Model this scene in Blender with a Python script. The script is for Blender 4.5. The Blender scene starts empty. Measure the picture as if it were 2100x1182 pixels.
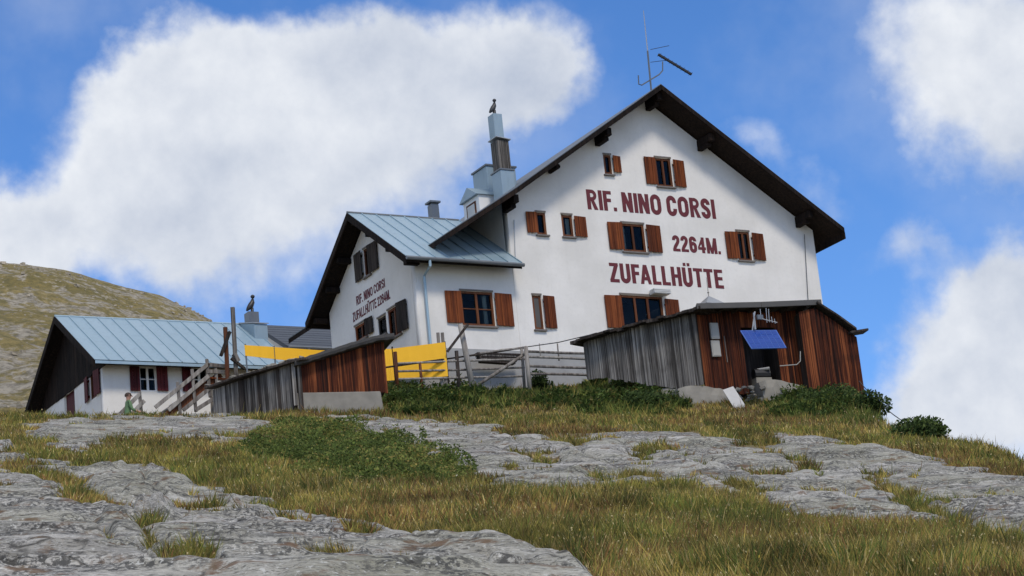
import bpy, bmesh, math, random
import numpy as np
from mathutils import Vector, Matrix

random.seed(7)
rng = np.random.default_rng(11)
sc = bpy.context.scene
col = sc.collection

# ------------------------------------------------------------------ camera
F_PX = 4800.0                       # focal length in photo pixels (photo is 2100 x 1182)
YAW, PITCH, ROLL = math.radians(30.41), math.radians(15.8), math.radians(-5.86)
def _rot():
    cy, sy = math.cos(YAW), math.sin(YAW)
    A = np.array([[cy, -sy, 0], [0, 0, -1], [sy, cy, 0]])
    cp, sp = math.cos(PITCH), math.sin(PITCH)
    B = np.array([[1, 0, 0], [0, cp, sp], [0, -sp, cp]])
    cr, sr = math.cos(ROLL), math.sin(ROLL)
    C = np.array([[cr, -sr, 0], [sr, cr, 0], [0, 0, 1]])
    return C @ B @ A
M = _rot()                          # world (x along the facade, y into the hill, z up) -> camera (right, down, forward)
HF = np.array([math.sin(YAW), math.cos(YAW)])      # level forward
HR = np.array([math.cos(YAW), -math.sin(YAW)])     # level right
cam_d = bpy.data.cameras.new("camera")
cam = bpy.data.objects.new("camera", cam_d); col.objects.link(cam)
cam_d.sensor_width = 36.0; cam_d.lens = F_PX / 2100 * 36.0
cam_d.clip_start = 0.1; cam_d.clip_end = 5000
cam.matrix_world = Matrix((
    (M[0, 0], -M[1, 0], -M[2, 0], 0),
    (M[0, 1], -M[1, 1], -M[2, 1], 0),
    (M[0, 2], -M[1, 2], -M[2, 2], 0),
    (0, 0, 0, 1)))
sc.camera = cam

def ray(px, py): return M.T @ np.array([(px - 1050) / F_PX, (py - 591) / F_PX, 1.0])
def on_y(px, py, Y): r = ray(px, py); return r * (Y / r[1])
def on_x(px, py, X): r = ray(px, py); return r * (X / r[0])
def at_d(px, py, d): r = ray(px, py); return r * (d / (r[:2] @ HF))
def on_wall(px, py, p0, n):         # vertical plane through p0 with level normal n
    r = ray(px, py); return r * ((p0[:2] @ n) / (r[:2] @ n))
def proj(P):
    c = P @ M.T
    return 1050 + F_PX * c[:, 0] / c[:, 2], 591 + F_PX * c[:, 1] / c[:, 2]

# ------------------------------------------------------------------ light
SUN_DIR = Vector((-0.10, -0.88, 1.05)).normalized()     # towards the sun
sun_d = bpy.data.lights.new("sun", 'SUN'); sun_d.energy = 2.2; sun_d.angle = math.radians(12)
sun_d.color = (1.0, 0.90, 0.76)
sun = bpy.data.objects.new("sun", sun_d); col.objects.link(sun)
sun.rotation_euler = SUN_DIR.to_track_quat('Z', 'Y').to_euler()
sc.view_settings.view_transform = 'Standard'; sc.view_settings.look = 'None'
sc.view_settings.gamma = 1; sc.view_settings.use_curve_mapping = False
sc.view_settings.exposure = -0.1

world = bpy.data.worlds.new("World"); sc.world = world; world.use_nodes = True
def build_world():
    nt = world.node_tree; N = nt.nodes; L = nt.links
    for n in list(N): N.remove(n)
    out = N.new('ShaderNodeOutputWorld'); bg = N.new('ShaderNodeBackground'); bg.inputs[1].default_value = 0.1
    L.new(bg.outputs[0], out.inputs[0])
    sky = N.new('ShaderNodeTexSky'); sky.sky_type = 'NISHITA'; sky.sun_disc = False
    sky.sun_elevation = math.asin(SUN_DIR.z); sky.sun_rotation = math.atan2(SUN_DIR.x, SUN_DIR.y)
    sky.altitude = 2264; sky.air_density = 1.0; sky.dust_density = 0.4; sky.ozone_density = 2.5
    tc = N.new('ShaderNodeTexCoord')
    nrm = N.new('ShaderNodeVectorMath'); nrm.operation = 'NORMALIZE'; L.new(tc.outputs['Generated'], nrm.inputs[0])
    D = nrm.outputs[0]
    def noise(scale, detail, rough, off=0.0, dist=0.0, sh=(0, 0, 0)):
        ad = N.new('ShaderNodeVectorMath'); ad.operation = 'ADD'; ad.inputs[1].default_value = (off + sh[0], off * .7 + sh[1], off * 1.3 + sh[2]); L.new(D, ad.inputs[0])
        n = N.new('ShaderNodeTexNoise'); n.inputs['Scale'].default_value = scale; n.inputs['Detail'].default_value = detail
        n.inputs['Roughness'].default_value = rough; n.inputs['Distortion'].default_value = dist
        L.new(ad.outputs[0], n.inputs['Vector']); return n
    def math_(op, a, b=None, c=None, clamp=False):
        m = N.new('ShaderNodeMath'); m.operation = op; m.use_clamp = clamp
        for i, v in enumerate((a, b, c)):
            if v is None: continue
            if isinstance(v, (int, float)): m.inputs[i].default_value = v
            else: L.new(v, m.inputs[i])
        return m.outputs[0]
    def smooth(v, a, b, lo=0.0, hi=1.0):
        m = N.new('ShaderNodeMapRange'); m.interpolation_type = 'SMOOTHSTEP'
        m.inputs[1].default_value = a; m.inputs[2].default_value = b; m.inputs[3].default_value = lo; m.inputs[4].default_value = hi
        L.new(v, m.inputs[0]); return m.outputs[0]
    # warp the direction a little so that the cloud banks get billowing edges
    w1 = noise(18, 4, .55, 3.1); w2 = noise(60, 5, .6, 9.7)
    def warp(vec, nz, k):
        s = N.new('ShaderNodeVectorMath'); s.operation = 'SUBTRACT'; s.inputs[1].default_value = (.5, .5, .5); L.new(nz.outputs['Color'], s.inputs[0])
        sc_ = N.new('ShaderNodeVectorMath'); sc_.operation = 'SCALE'; sc_.inputs['Scale'].default_value = k; L.new(s.outputs[0], sc_.inputs[0])
        a = N.new('ShaderNodeVectorMath'); a.operation = 'ADD'; L.new(vec, a.inputs[0]); L.new(sc_.outputs[0], a.inputs[1]); return a.outputs[0]
    WD = warp(warp(D, w1, .045), w2, .016)
    # cloud banks: (photo x, y, radius, weight)
    blobs = [(300,190,120,.9),(420,120,115,1),(560,110,110,1),(690,150,120,1),(830,110,110,1),(960,100,115,1),(1085,95,110,1),(1130,190,100,.9),
             (235,310,150,1),(400,270,190,1),(600,270,190,1),(800,240,170,1),(1000,220,150,.9),(300,430,160,.9),(120,480,150,.9),(10,450,110,.8),
             (60,550,130,.8),(470,420,170,.8),(680,390,150,.7),(860,370,120,.55),(560,540,130,.35),(400,560,120,.45),(300,540,120,.55),(930,470,110,.35),(-120,560,200,.8),(700,560,120,.2),
             (1860,130,140,.55),(2000,70,200,.9),(1985,240,140,.45),(2080,320,120,.45),(2010,420,80,.2),(2140,160,170,.9),(1880,510,85,.75),
             (2050,590,110,.85),(2080,690,180,1),(1960,760,170,1),(1870,840,120,1),(2100,850,170,1),(1560,290,60,.4),(1650,380,80,.35),(1720,440,60,.3),(2260,500,200,.5),(1780,560,60,.25)]
    acc = None
    for bx_, by_, br_, bw_ in blobs:
        c = ray(bx_, by_); c = c / np.linalg.norm(c)
        dn = N.new('ShaderNodeVectorMath'); dn.operation = 'DISTANCE'; L.new(WD, dn.inputs[0]); dn.inputs[1].default_value = tuple(c)
        v = smooth(dn.outputs['Value'], br_ / F_PX * 1.35, br_ / F_PX * 0.1, 0, bw_)
        acc = v if acc is None else math_('ADD', acc, v)
    # broken cloud over the unseen rest of the sky, thickened to whiten ambient light
    sep = N.new('ShaderNodeSeparateXYZ'); L.new(D, sep.inputs[0])
    fdir = ray(1050, 591); fdir = fdir / np.linalg.norm(fdir)
    dv = N.new('ShaderNodeVectorMath'); dv.operation = 'DISTANCE'; L.new(D, dv.inputs[0]); dv.inputs[1].default_value = tuple(fdir)
    outside = smooth(dv.outputs['Value'], .22, .36)
    gen = noise(3.2, 7, .55, 21.0, .3)
    genm = math_('MULTIPLY', smooth(gen.outputs['Fac'], .41, .55, 0, 1.4), outside)
    acc = math_('ADD', acc, genm)
    n3 = noise(26, 8, .62, 5.0); n4 = noise(9, 6, .55, 31.0); n3s = noise(26, 5, .6, 5.0, 0.0, (.0, -.006, .010)); n3a = noise(26, 5, .6, 5.0)
    brk = math_('MULTIPLY_ADD', n3.outputs['Fac'], 1.1, math_('MULTIPLY_ADD', n4.outputs['Fac'], .6, -.85))   # about zero mean
    dens = math_('ADD', acc, math_('MULTIPLY', brk, .9))
    alpha = smooth(dens, .08, 1.2)
    wisp = math_('MULTIPLY', smooth(n4.outputs['Fac'], .45, .75), .22)
    alpha = math_('MAXIMUM', alpha, wisp)
    # thick cloud is white at its billows and bluish grey in the folds
    fold = noise(11, 4, .5, 12.0, .3)
    ramp = N.new('ShaderNodeValToRGB'); lit = math_('MULTIPLY', math_('SUBTRACT', n3a.outputs['Fac'], n3s.outputs['Fac']), .5)      # billows catch the sun from above
    L.new(math_('ADD', math_('ADD', fold.outputs['Fac'], lit), math_('MULTIPLY', smooth(dens, .9, 2.6), -.10)), ramp.inputs[0])
    ramp.color_ramp.elements[0].position = .18; ramp.color_ramp.elements[0].color = (4.9, 5.6, 7.0, 1)
    ramp.color_ramp.elements[1].position = .70; ramp.color_ramp.elements[1].color = (9.4, 9.7, 10.2, 1)
    hs = N.new('ShaderNodeHueSaturation'); hs.inputs['Hue'].default_value = .507; hs.inputs['Saturation'].default_value = 1.24; hs.inputs['Value'].default_value = 1.95
    L.new(sky.outputs[0], hs.inputs['Color'])
    mix = N.new('ShaderNodeMixRGB'); L.new(alpha, mix.inputs[0]); L.new(hs.outputs[0], mix.inputs[1]); L.new(ramp.outputs[0], mix.inputs[2])
    L.new(mix.outputs[0], bg.inputs[0])
build_world()

# ------------------------------------------------------------------ materials
def srgb(r, g, b):
    return tuple(((c / 255) / 12.92 if c / 255 <= .04045 else ((c / 255 + .055) / 1.055) ** 2.4) for c in (r, g, b))
class NT:
    def __init__(s, name):
        s.m = bpy.data.materials.new(name); s.m.use_nodes = True
        s.t = s.m.node_tree; s.N = s.t.nodes; s.L = s.t.links
        s.b = s.N['Principled BSDF']
        s.tc = s.N.new('ShaderNodeTexCoord'); s.co = s.tc.outputs['Object']
    def set(s, **k):
        for a, v in k.items():
            i = s.b.inputs[a.replace('_', ' ')]
            if hasattr(v, 'links') or hasattr(v, 'is_linked'): s.L.new(v, i)
            else: i.default_value = (*v, 1) if isinstance(v, tuple) and len(v) == 3 else v
        return s
    def map(s, scale=(1, 1, 1), rot=(0, 0, 0), loc=(0, 0, 0), co=None):
        n = s.N.new('ShaderNodeMapping'); n.inputs['Scale'].default_value = scale; n.inputs['Rotation'].default_value = rot; n.inputs['Location'].default_value = loc
        s.L.new(co or s.co, n.inputs['Vector']); return n.outputs[0]
    def noise(s, scale, detail=5, rough=.55, co=None, dist=0.0):
        n = s.N.new('ShaderNodeTexNoise'); n.inputs['Scale'].default_value = scale; n.inputs['Detail'].default_value = detail
        n.inputs['Roughness'].default_value = rough; n.inputs['Distortion'].default_value = dist
        s.L.new(co or s.co, n.inputs['Vector']); return n.outputs['Fac']
    def ramp(s, v, *stops):
        n = s.N.new('ShaderNodeValToRGB'); s.L.new(v, n.inputs[0]); e = n.color_ramp.elements
        while len(e) < len(stops): e.new(.5)
        for i, (p, c) in enumerate(stops):
            e[i].position = p; e[i].color = (*c, 1) if isinstance(c, tuple) else (c, c, c, 1)
        return n.outputs[0]
    def mix(s, f, a, b, mode='MIX'):
        n = s.N.new('ShaderNodeMixRGB'); n.blend_type = mode
        for i, v in enumerate((f, a, b)):
            if isinstance(v, (int, float)): n.inputs[i].default_value = v if i == 0 else (v, v, v, 1)
            elif isinstance(v, tuple): n.inputs[i].default_value = (*v, 1)
            else: s.L.new(v, n.inputs[i])
        return n.outputs[0]
    def math(s, op, a, b=None, c=None, clamp=False):
        m = s.N.new('ShaderNodeMath'); m.operation = op; m.use_clamp = clamp
        for i, v in enumerate((a, b, c)):
            if v is None: continue
            if isinstance(v, (int, float)): m.inputs[i].default_value = v
            else: s.L.new(v, m.inputs[i])
        return m.outputs[0]
    def rnd(s):
        n = s.N.new('ShaderNodeObjectInfo'); return n.outputs['Random']
    def bump(s, h, strength=.4, dist=.02):
        n = s.N.new('ShaderNodeBump'); n.inputs['Strength'].default_value = strength; n.inputs['Distance'].default_value = dist
        s.L.new(h, n.inputs['Height']); s.L.new(n.outputs[0], s.b.inputs['Normal']); return s
MAT = {}
def m_plaster(name, c0, c1, stain):
    t = NT(name); big = t.noise(.5, 4); fine = t.noise(9, 6)
    streak = t.noise(1.2, 5, .6, t.map((3.5, 3.5, .35)))
    c = t.mix(t.ramp(big, (.38, 0.), (.62, 1.)), c0, c1)
    c = t.mix(t.math('MULTIPLY', t.ramp(fine, (.5, 0.), (.8, 1.)), .25), c, stain)
    c = t.mix(t.math('MULTIPLY', t.ramp(streak, (.52, 0.), (.75, 1.)), .18), c, stain)
    t.set(Base_Color=c, Roughness=.9).bump(t.noise(30, 5), .35, .01); MAT[name] = t.m
m_plaster('plaster', (.69, .672, .635), (.80, .78, .745), (.55, .53, .5))
m_plaster('plaster_warm', (.76, .74, .70), (.81, .795, .76), (.58, .54, .48))
def m_wood(name, dark, mid, light, zs=.7, sc_=16, rough=.85, horiz=False):
    t = NT(name)
    mp = t.map((sc_, sc_, zs) if not horiz else (zs, zs, sc_))
    g = t.noise(1.0, 6, .65, mp, .3); blot = t.noise(1.6, 4)
    r = t.rnd()
    base = t.ramp(t.math('ADD', t.math('MULTIPLY_ADD', g, 2.3, -.7), t.math('MULTIPLY_ADD', r, .44, -.22)), (.12, dark), (.45, mid), (.85, light))
    base = t.mix(t.math('MULTIPLY', t.ramp(blot, (.5, 0.), (.72, 1.)), .5), base, dark)
    t.b.inputs['Specular IOR Level'].default_value = .15; t.set(Base_Color=base, Roughness=rough).bump(g, .5, .012); MAT[name] = t.m
m_wood('wood_grey', (.035, .031, .028), (.135, .125, .115), (.33, .31, .285), .5, 24)
m_wood('wood_red', (.014, .007, .006), (.075, .019, .009), (.27, .085, .032), .4, 24)
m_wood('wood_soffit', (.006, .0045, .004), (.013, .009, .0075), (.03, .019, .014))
m_wood('wood_shutter', (.06, .015, .005), (.145, .036, .010), (.26, .075, .021), .5, 20, .6)
m_wood('wood_frame', (.06, .022, .010), (.12, .042, .019), (.18, .07, .03), .5, 20, .6)
m_wood('wood_dark', (.02, .017, .015), (.045, .036, .032), (.09, .075, .065))
m_wood('wood_rail', (.12, .105, .095), (.24, .22, .2), (.36, .34, .31), .7, 10, .85)
m_wood('wood_maroon', (.05, .01, .012), (.10, .018, .022), (.14, .03, .032), .5, 20, .6)
def m_metal(name, c0, c1, metallic, rough, streaks=.3):
    t = NT(name); n = t.noise(1.3, 5); s = t.noise(1.0, 5, .6, t.map((6, 6, 1)))
    c = t.mix(t.math('ADD', t.math('MULTIPLY', n, .7), t.math('MULTIPLY_ADD', t.rnd(), .5, -.1)), c0, c1)
    c = t.mix(t.math('MULTIPLY', t.ramp(s, (.5, 0.), (.75, 1.)), streaks), c, tuple(x * .6 for x in c0))
    t.set(Base_Color=c, Metallic=metallic, Roughness=t.ramp(n, (.3, rough - .08), (.7, rough + .1))).bump(n, .15, .02); MAT[name] = t.m
m_metal('zinc', (.28, .40, .475), (.37, .48, .55), .25, .42, .3)
m_metal('zinc_box', (.24, .33, .39), (.31, .40, .46), .3, .45, .4)
m_metal('zinc_dark', (.12, .135, .15), (.2, .215, .23), .5, .45)
m_metal('slate', (.045, .055, .07), (.075, .085, .105), .1, .6)
m_metal('iron', (.03, .03, .032), (.07, .07, .075), .6, .5)
m_metal('galvanised', (.33, .34, .35), (.45, .46, .47), .6, .45)
def m_plain(name, c, rough=.6, var=.15, metallic=0.0, bumpk=.1):
    t = NT(name); n = t.noise(3, 5)
    t.set(Base_Color=t.mix(n, tuple(x * (1 - var) for x in c), tuple(min(1, x * (1 + var)) for x in c)), Roughness=rough, Metallic=metallic).bump(n, bumpk, .01); MAT[name] = t.m
m_plain('letter', (.115, .012, .02), .7, .2)
m_plain('concrete', (.24, .225, .195), .92, .4, bumpk=.8)
m_plain('pale_board', (.5, .49, .47), .8, .25)
m_plain('plinth', (.34, .34, .335), .92, .2, bumpk=.5)
m_plain('yellow', (.93, .50, .012), .65, .08, bumpk=.3)
m_plain('sill', (.16, .14, .125), .7, .2)
m_plain('white_paint', (.78, .78, .77), .5, .05)
m_plain('curtain', (.6, .6, .58), .9, .1)
m_plain('steel_white', (.62, .62, .6), .5, .1)
m_plain('meter_grey', (.36, .355, .33), .6, .25, bumpk=.3)
m_plain('grey_board', (.085, .082, .08), .8, .2)
m_plain('skin', (.45, .24, .17), .6, .08)
m_plain('shirt', (.12, .21, .10), .9, .2)
m_plain('trousers', (.045, .05, .07), .9, .2)
m_plain('hair', (.05, .03, .02), .8, .3)
m_plain('cable', (.04, .04, .045), .6, .1)
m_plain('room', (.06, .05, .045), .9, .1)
m_plain('blue_cell', (.018, .06, .29), .25, .2, .1)
m_plain('blue_line', (.06, .14, .45), .4, .1)
def m_glass():
    t = NT('glass'); t.N.remove(t.b)
    tr = t.N.new('ShaderNodeBsdfTransparent'); tr.inputs[0].default_value = (.75, .8, .8, 1)
    gl = t.N.new('ShaderNodeBsdfGlossy'); gl.inputs[0].default_value = (.13, .13, .13, 1); gl.inputs['Roughness'].default_value = .03
    fr = t.N.new('ShaderNodeFresnel'); fr.inputs[0].default_value = 1.5
    mx = t.N.new('ShaderNodeMixShader'); t.L.new(fr.outputs[0], mx.inputs[0]); t.L.new(tr.outputs[0], mx.inputs[1]); t.L.new(gl.outputs[0], mx.inputs[2])
    t.L.new(mx.outputs[0], t.N['Material Output'].inputs[0]); MAT['glass'] = t.m
m_glass()

# ------------------------------------------------------------------ mesh helpers
def vec(p): return Vector((float(p[0]), float(p[1]), float(p[2])))
class MB:
    """collects shapes in world coordinates; build() links them as ONE mesh object under its thing"""
    def __init__(s): s.v = []; s.f = []
    def add(s, vs, fs):
        o = len(s.v); s.v += [tuple(map(float, v)) for v in vs]; s.f += [tuple(i + o for i in f) for f in fs]; return s
    def hexa(s, b, t):           # b, t: four corners each, same order
        return s.add(list(b) + list(t), [(3, 2, 1, 0), (4, 5, 6, 7), (0, 1, 5, 4), (1, 2, 6, 5), (2, 3, 7, 6), (3, 0, 4, 7)])
    def box(s, lo, hi):
        x0, y0, z0 = lo; x1, y1, z1 = hi
        return s.hexa([(x0, y0, z0), (x1, y0, z0), (x1, y1, z0), (x0, y1, z0)], [(x0, y0, z1), (x1, y0, z1), (x1, y1, z1), (x0, y1, z1)])
    def beam(s, p, q, w, h, up=(0, 0, 1), jit=0.0):
        p, q = vec(p), vec(q); d = (q - p).normalized(); u = vec(up)
        if abs(d.dot(u)) > .97: u = Vector((HF[0], HF[1], 0))
        a = d.cross(u).normalized(); b = a.cross(d).normalized()
        def ring(c, k): return [c + a * (w / 2 * k) * sx + b * (h / 2 * k) * sy for sx, sy in ((-1, -1), (1, -1), (1, 1), (-1, 1))]
        return s.hexa(ring(p, 1 + jit * random.uniform(-1, 1)), ring(q, 1 + jit * random.uniform(-1, 1)))
    def tube(s, pts, r, n=7):
        pts = [vec(p) for p in pts]; rs = r if isinstance(r, (list, tuple)) else [r] * len(pts)
        o = len(s.v); ds = [(b - a).normalized() for a, b in zip(pts[:-1], pts[1:]) if (b - a).length > 1e-6]
        u = min((Vector((0, 0, 1)), Vector((0, 1, 0)), Vector((1, 0, 0))), key=lambda x: max(abs(x.dot(d)) for d in ds))
        for i, p in enumerate(pts):
            d = (pts[min(i + 1, len(pts) - 1)] - pts[max(i - 1, 0)]).normalized()
            a = d.cross(u).normalized(); b = a.cross(d)
            for k in range(n):
                t = 2 * math.pi * k / n; s.v.append(tuple(p + a * math.cos(t) * rs[i] + b * math.sin(t) * rs[i]))
        for i in range(len(pts) - 1):
            for k in range(n):
                k2 = (k + 1) % n; s.f.append((o + i * n + k, o + i * n + k2, o + (i + 1) * n + k2, o + (i + 1) * n + k))
        s.f.append(tuple(o + k for k in range(n))); s.f.append(tuple(o + (len(pts) - 1) * n + k for k in reversed(range(n))))
        return s
    def prism(s, poly, ext):      # planar polygon swept along ext
        n = len(poly); e = vec(ext); A = [vec(p) for p in poly]; B = [p + e for p in A]
        return s.add(A + B, [tuple(range(n)), tuple(range(2 * n - 1, n - 1, -1))] + [(i, n + i, n + (i + 1) % n, (i + 1) % n) for i in range(n)])
    def lathe(s, base, prof, n=10):
        o = len(s.v)
        for r, z in prof:
            for k in range(n): t = 2 * math.pi * k / n; s.v.append((base[0] + r * math.cos(t), base[1] + r * math.sin(t), base[2] + z))
        for i in range(len(prof) - 1):
            for k in range(n): k2 = (k + 1) % n; s.f.append((o + i * n + k, o + i * n + k2, o + (i + 1) * n + k2, o + (i + 1) * n + k))
        s.f.append(tuple(o + k for k in reversed(range(n)))); s.f.append(tuple(o + (len(prof) - 1) * n + k for k in range(n)))
        return s
    def build(s, name, mat, parent=None, smooth=False, bevel=0.0):
        org = world_loc(parent) if parent is not None else (vec(s.v[0]) if False else Vector((0, 0, 0)))
        if parent is None:
            a = np.array(s.v); org = Vector(((a[:, 0].min() + a[:, 0].max()) / 2, (a[:, 1].min() + a[:, 1].max()) / 2, a[:, 2].min()))
        me = bpy.data.meshes.new(name)
        me.from_pydata([(v[0] - org.x, v[1] - org.y, v[2] - org.z) for v in s.v], [], s.f)
        bm = bmesh.new(); bm.from_mesh(me); bmesh.ops.recalc_face_normals(bm, faces=bm.faces); bm.to_mesh(me); bm.free()
        if smooth: me.polygons.foreach_set('use_smooth', [True] * len(me.polygons))
        me.materials.append(MAT[mat] if isinstance(mat, str) else mat)
        o = bpy.data.objects.new(name, me); col.objects.link(o)
        if parent is not None: o.parent = parent
        else: o.location = org
        if bevel:
            b = o.modifiers.new('bevel', 'BEVEL'); b.width = bevel; b.segments = 1; b.limit_method = 'ANGLE'
        return o
def world_loc(o):
    p = Vector((0, 0, 0))
    while o is not None: p = p + o.location; o = o.parent
    return p
def tag(o, label, cat, group=None, kind=None):
    if label: o['label'] = label
    if cat: o['category'] = cat
    if group: o['group'] = group
    if kind: o['kind'] = kind
    return o
def thing(name, label, cat, loc, group=None):
    o = bpy.data.objects.new(name, None); col.objects.link(o); o.empty_display_size = .2
    o.location = vec(loc); return tag(o, label, cat, group)
def part_label(o, label): o['label'] = label; return o

def sheet(name, outline, holes, mat, parent, org, t, n, thick):
    """a wall slab in the plane org + s*t + z*up, openings cut out; thickness goes inwards (against n)"""
    cu = bpy.data.curves.new(name, 'CURVE'); cu.dimensions = '2D'; cu.fill_mode = 'BOTH'; cu.extrude = thick / 2
    for poly in [outline] + holes:
        sp = cu.splines.new('POLY'); sp.points.add(len(poly) - 1); sp.use_cyclic_u = True
        for p, (a, b) in zip(sp.points, poly): p.co = (a, b, 0, 1)
    tmp = bpy.data.objects.new('tmp', cu); col.objects.link(tmp)
    bpy.context.view_layer.update()
    me = bpy.data.meshes.new_from_object(tmp.evaluated_get(bpy.context.evaluated_depsgraph_get()))
    bpy.data.objects.remove(tmp); bpy.data.curves.remove(cu)
    t = vec(t); n = vec(n); o3 = vec(org) - n * (thick / 2); po = world_loc(parent)
    for v in me.vertices:
        a, b, c = v.co; v.co = o3 + t * a + Vector((0, 0, 1)) * b + n * c - po
    me.materials.clear(); me.materials.append(MAT[mat]); me.name = name
    bm = bmesh.new(); bm.from_mesh(me); bmesh.ops.remove_doubles(bm, verts=bm.verts, dist=1e-4); bmesh.ops.recalc_face_normals(bm, faces=bm.faces); bm.to_mesh(me); bm.free()
    o = bpy.data.objects.new(name, me); col.objects.link(o); o.parent = parent
    return o
# bold condensed capitals drawn stroke by stroke (cap height 1); every stroke is a strip of quads
SW = .225
def _strip(path, w=None):
    w = w or SW
    P = [np.array(p, float) for p in path]; L = []; n = len(P)
    for i in range(n):
        d0 = P[i] - P[i - 1] if i else P[1] - P[0]; d1 = P[i + 1] - P[i] if i < n - 1 else d0
        d0 = d0 / np.linalg.norm(d0); d1 = d1 / np.linalg.norm(d1); m = d0 + d1; m = m / np.linalg.norm(m); k = w / 2 / max(.5, m @ d0); nn = np.array([-m[1], m[0]]) * k
        L.append((P[i] + nn, P[i] - nn))
    return [[L[i][0], L[i][1], L[i + 1][1], L[i + 1][0]] for i in range(n - 1)]
def _arc(cx, cy, rx, ry, a0, a1, n=10): return [(cx + rx * math.cos(math.radians(a0 + (a1 - a0) * i / n)), cy + ry * math.sin(math.radians(a0 + (a1 - a0) * i / n))) for i in range(n + 1)]
def glyph(c):
    h = SW / 2; hv = .085; w = .60
    V = lambda x: [(x - h, 0), (x + h, 0), (x + h, 1), (x - h, 1)]
    H = lambda y, x0, x1: [(x0, y - hv), (x1, y - hv), (x1, y + hv), (x0, y + hv)]
    r = w / 2 - h
    if c == 'I': return .20, [[V(h)]]
    if c == '.': return .20, [[[(0, 0), (.19, 0), (.19, .19), (0, .19)]]]
    if c == 'F': w = .50; return w, [[V(h)], [H(1 - hv, h, w)], [H(.53, h, w * .92)]]
    if c == 'E': w = .54; return w, [[V(h)], [H(1 - hv, h, w)], [H(.52, h, w * .94)], [H(hv, h, w)]]
    if c == 'L': w = .51; return w, [[V(h)], [H(hv, h, w)]]
    if c == 'T': w = .58; return w, [[V(w / 2)], [H(1 - hv, 0, w)]]
    if c == 'H': w = .63; return w, [[V(h)], [V(w - h)], [H(.52, h, w - h)]]
    if c == 'N': w = .64; return w, [[V(h)], [V(w - h)], [[(0.02, 1), (.23, 1), (w - .02, 0), (w - .23, 0)]]]
    if c == 'M': w = .78; return w, [[V(h * .9)], [V(w - h * .9)], [[(0.01, 1), (.22, 1), (w / 2 + .09, 0), (w / 2 - .09, 0)]], [[(w - .01, 1), (w - .22, 1), (w / 2 - .09, 0), (w / 2 + .09, 0)]]]
    if c == 'Z': w = .57; return w, [[H(1 - hv, 0.02, w - .01)], [H(hv, 0, w)], [[(w - .01, 1 - 2 * hv + .05), (w - .25, 1 - 2 * hv + .05), (0, 2 * hv - .05), (.24, 2 * hv - .05)]]]
    if c == 'A': w = .68; return w, [[[(0, 0), (.2, 0), (w / 2 + .11, 1), (w / 2 - .11, 1)]], [[(w, 0), (w - .2, 0), (w / 2 - .11, 1), (w / 2 + .11, 1)]], [H(.28, .16, w - .16)]]
    if c == '4': w = .60; return w, [[V(w - .2)], [H(.29, 0, w)], [[(0, .37), (.0, .22), (w - .12, .82), (w - .12, 1), (w - .26, 1)]]]
    if c == 'O':
        w = .66; r = w / 2 - h; p = _arc(w / 2, 1 - .09 - r * 1.05, r, r * 1.05, 0, 180) + _arc(w / 2, .09 + r * 1.05, r, r * 1.05, 180, 360); return w, [_strip(p + [p[0]])]
    if c == 'C':
        w = .62; r = w / 2 - h; return w, [_strip([(w - h, .66)] + _arc(w / 2, 1 - .09 - r * 1.05, r, r * 1.05, 0, 180) + _arc(w / 2, .09 + r * 1.05, r, r * 1.05, 180, 360) + [(w - h, .36)])]
    if c in 'UÜ':
        w = .62; r = w / 2 - h; st = [_strip([(h, 1)] + _arc(w / 2, .09 + r, r, r, 180, 360) + [(w - h, 1)])]
        if c == 'Ü': st += [[[(.1, 1.08), (.27, 1.08), (.27, 1.24), (.1, 1.24)]], [[(w - .27, 1.08), (w - .1, 1.08), (w - .1, 1.24), (w - .27, 1.24)]]]
        return w, st
    def bez(a, b, c_, d, n=8): return [tuple((1 - t) ** 3 * np.array(a) + 3 * (1 - t) ** 2 * t * np.array(b) + 3 * (1 - t) * t * t * np.array(c_) + t ** 3 * np.array(d)) for t in [i / n for i in range(1, n)]]
    if c == 'S':
        w = .58; r = w / 2 - h; ya, yb = 1 - .09 - r, .09 + r
        return w, [_strip([(w - h, ya - .03)] + _arc(w / 2, ya, r, r, 0, 180) + bez((h, ya), (h, .5), (w - h, .56), (w - h, yb)) + _arc(w / 2, yb, r, r, 0, -180) + [(h, yb + .04)])]
    if c == '2':
        w = .56; r = w / 2 - h; ya = 1 - .09 - r
        return w, [_strip([(h, ya - .04)] + _arc(w / 2, ya, r, r, 180, 0) + bez((w - h, ya), (w - h, .5), (.16, .36), (.12, .12)) + [(.12, .06)]), [H(hv, 0, w)]]
    if c == '6':
        w = .57; r = w / 2 - h; p = _arc(w / 2, .09 + r, r, r, 180, 360) + _arc(w / 2, .62 - .09 - r * .6, r, r * .8, 0, 180)
        return w, [_strip(p + [p[0]]), _strip([(w - h, .72)] + _arc(w / 2, 1 - .09 - r, r, r, 0, 180) + [(h, .3)])]
    if c == 'R':
        w = .62; p = [(h, 1 - hv), (w * .5, 1 - hv)] + _arc(w * .5, 1 - hv - .19, w / 2 - h, .19, 90, -90)[1:] + [(h, 1 - hv - .38)]
        return w, [[V(h)], _strip(p, .175), [[(w * .34, .50), (w * .66, .50), (w + .01, 0), (w - .215, 0)]]]
    return .26, []
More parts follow.
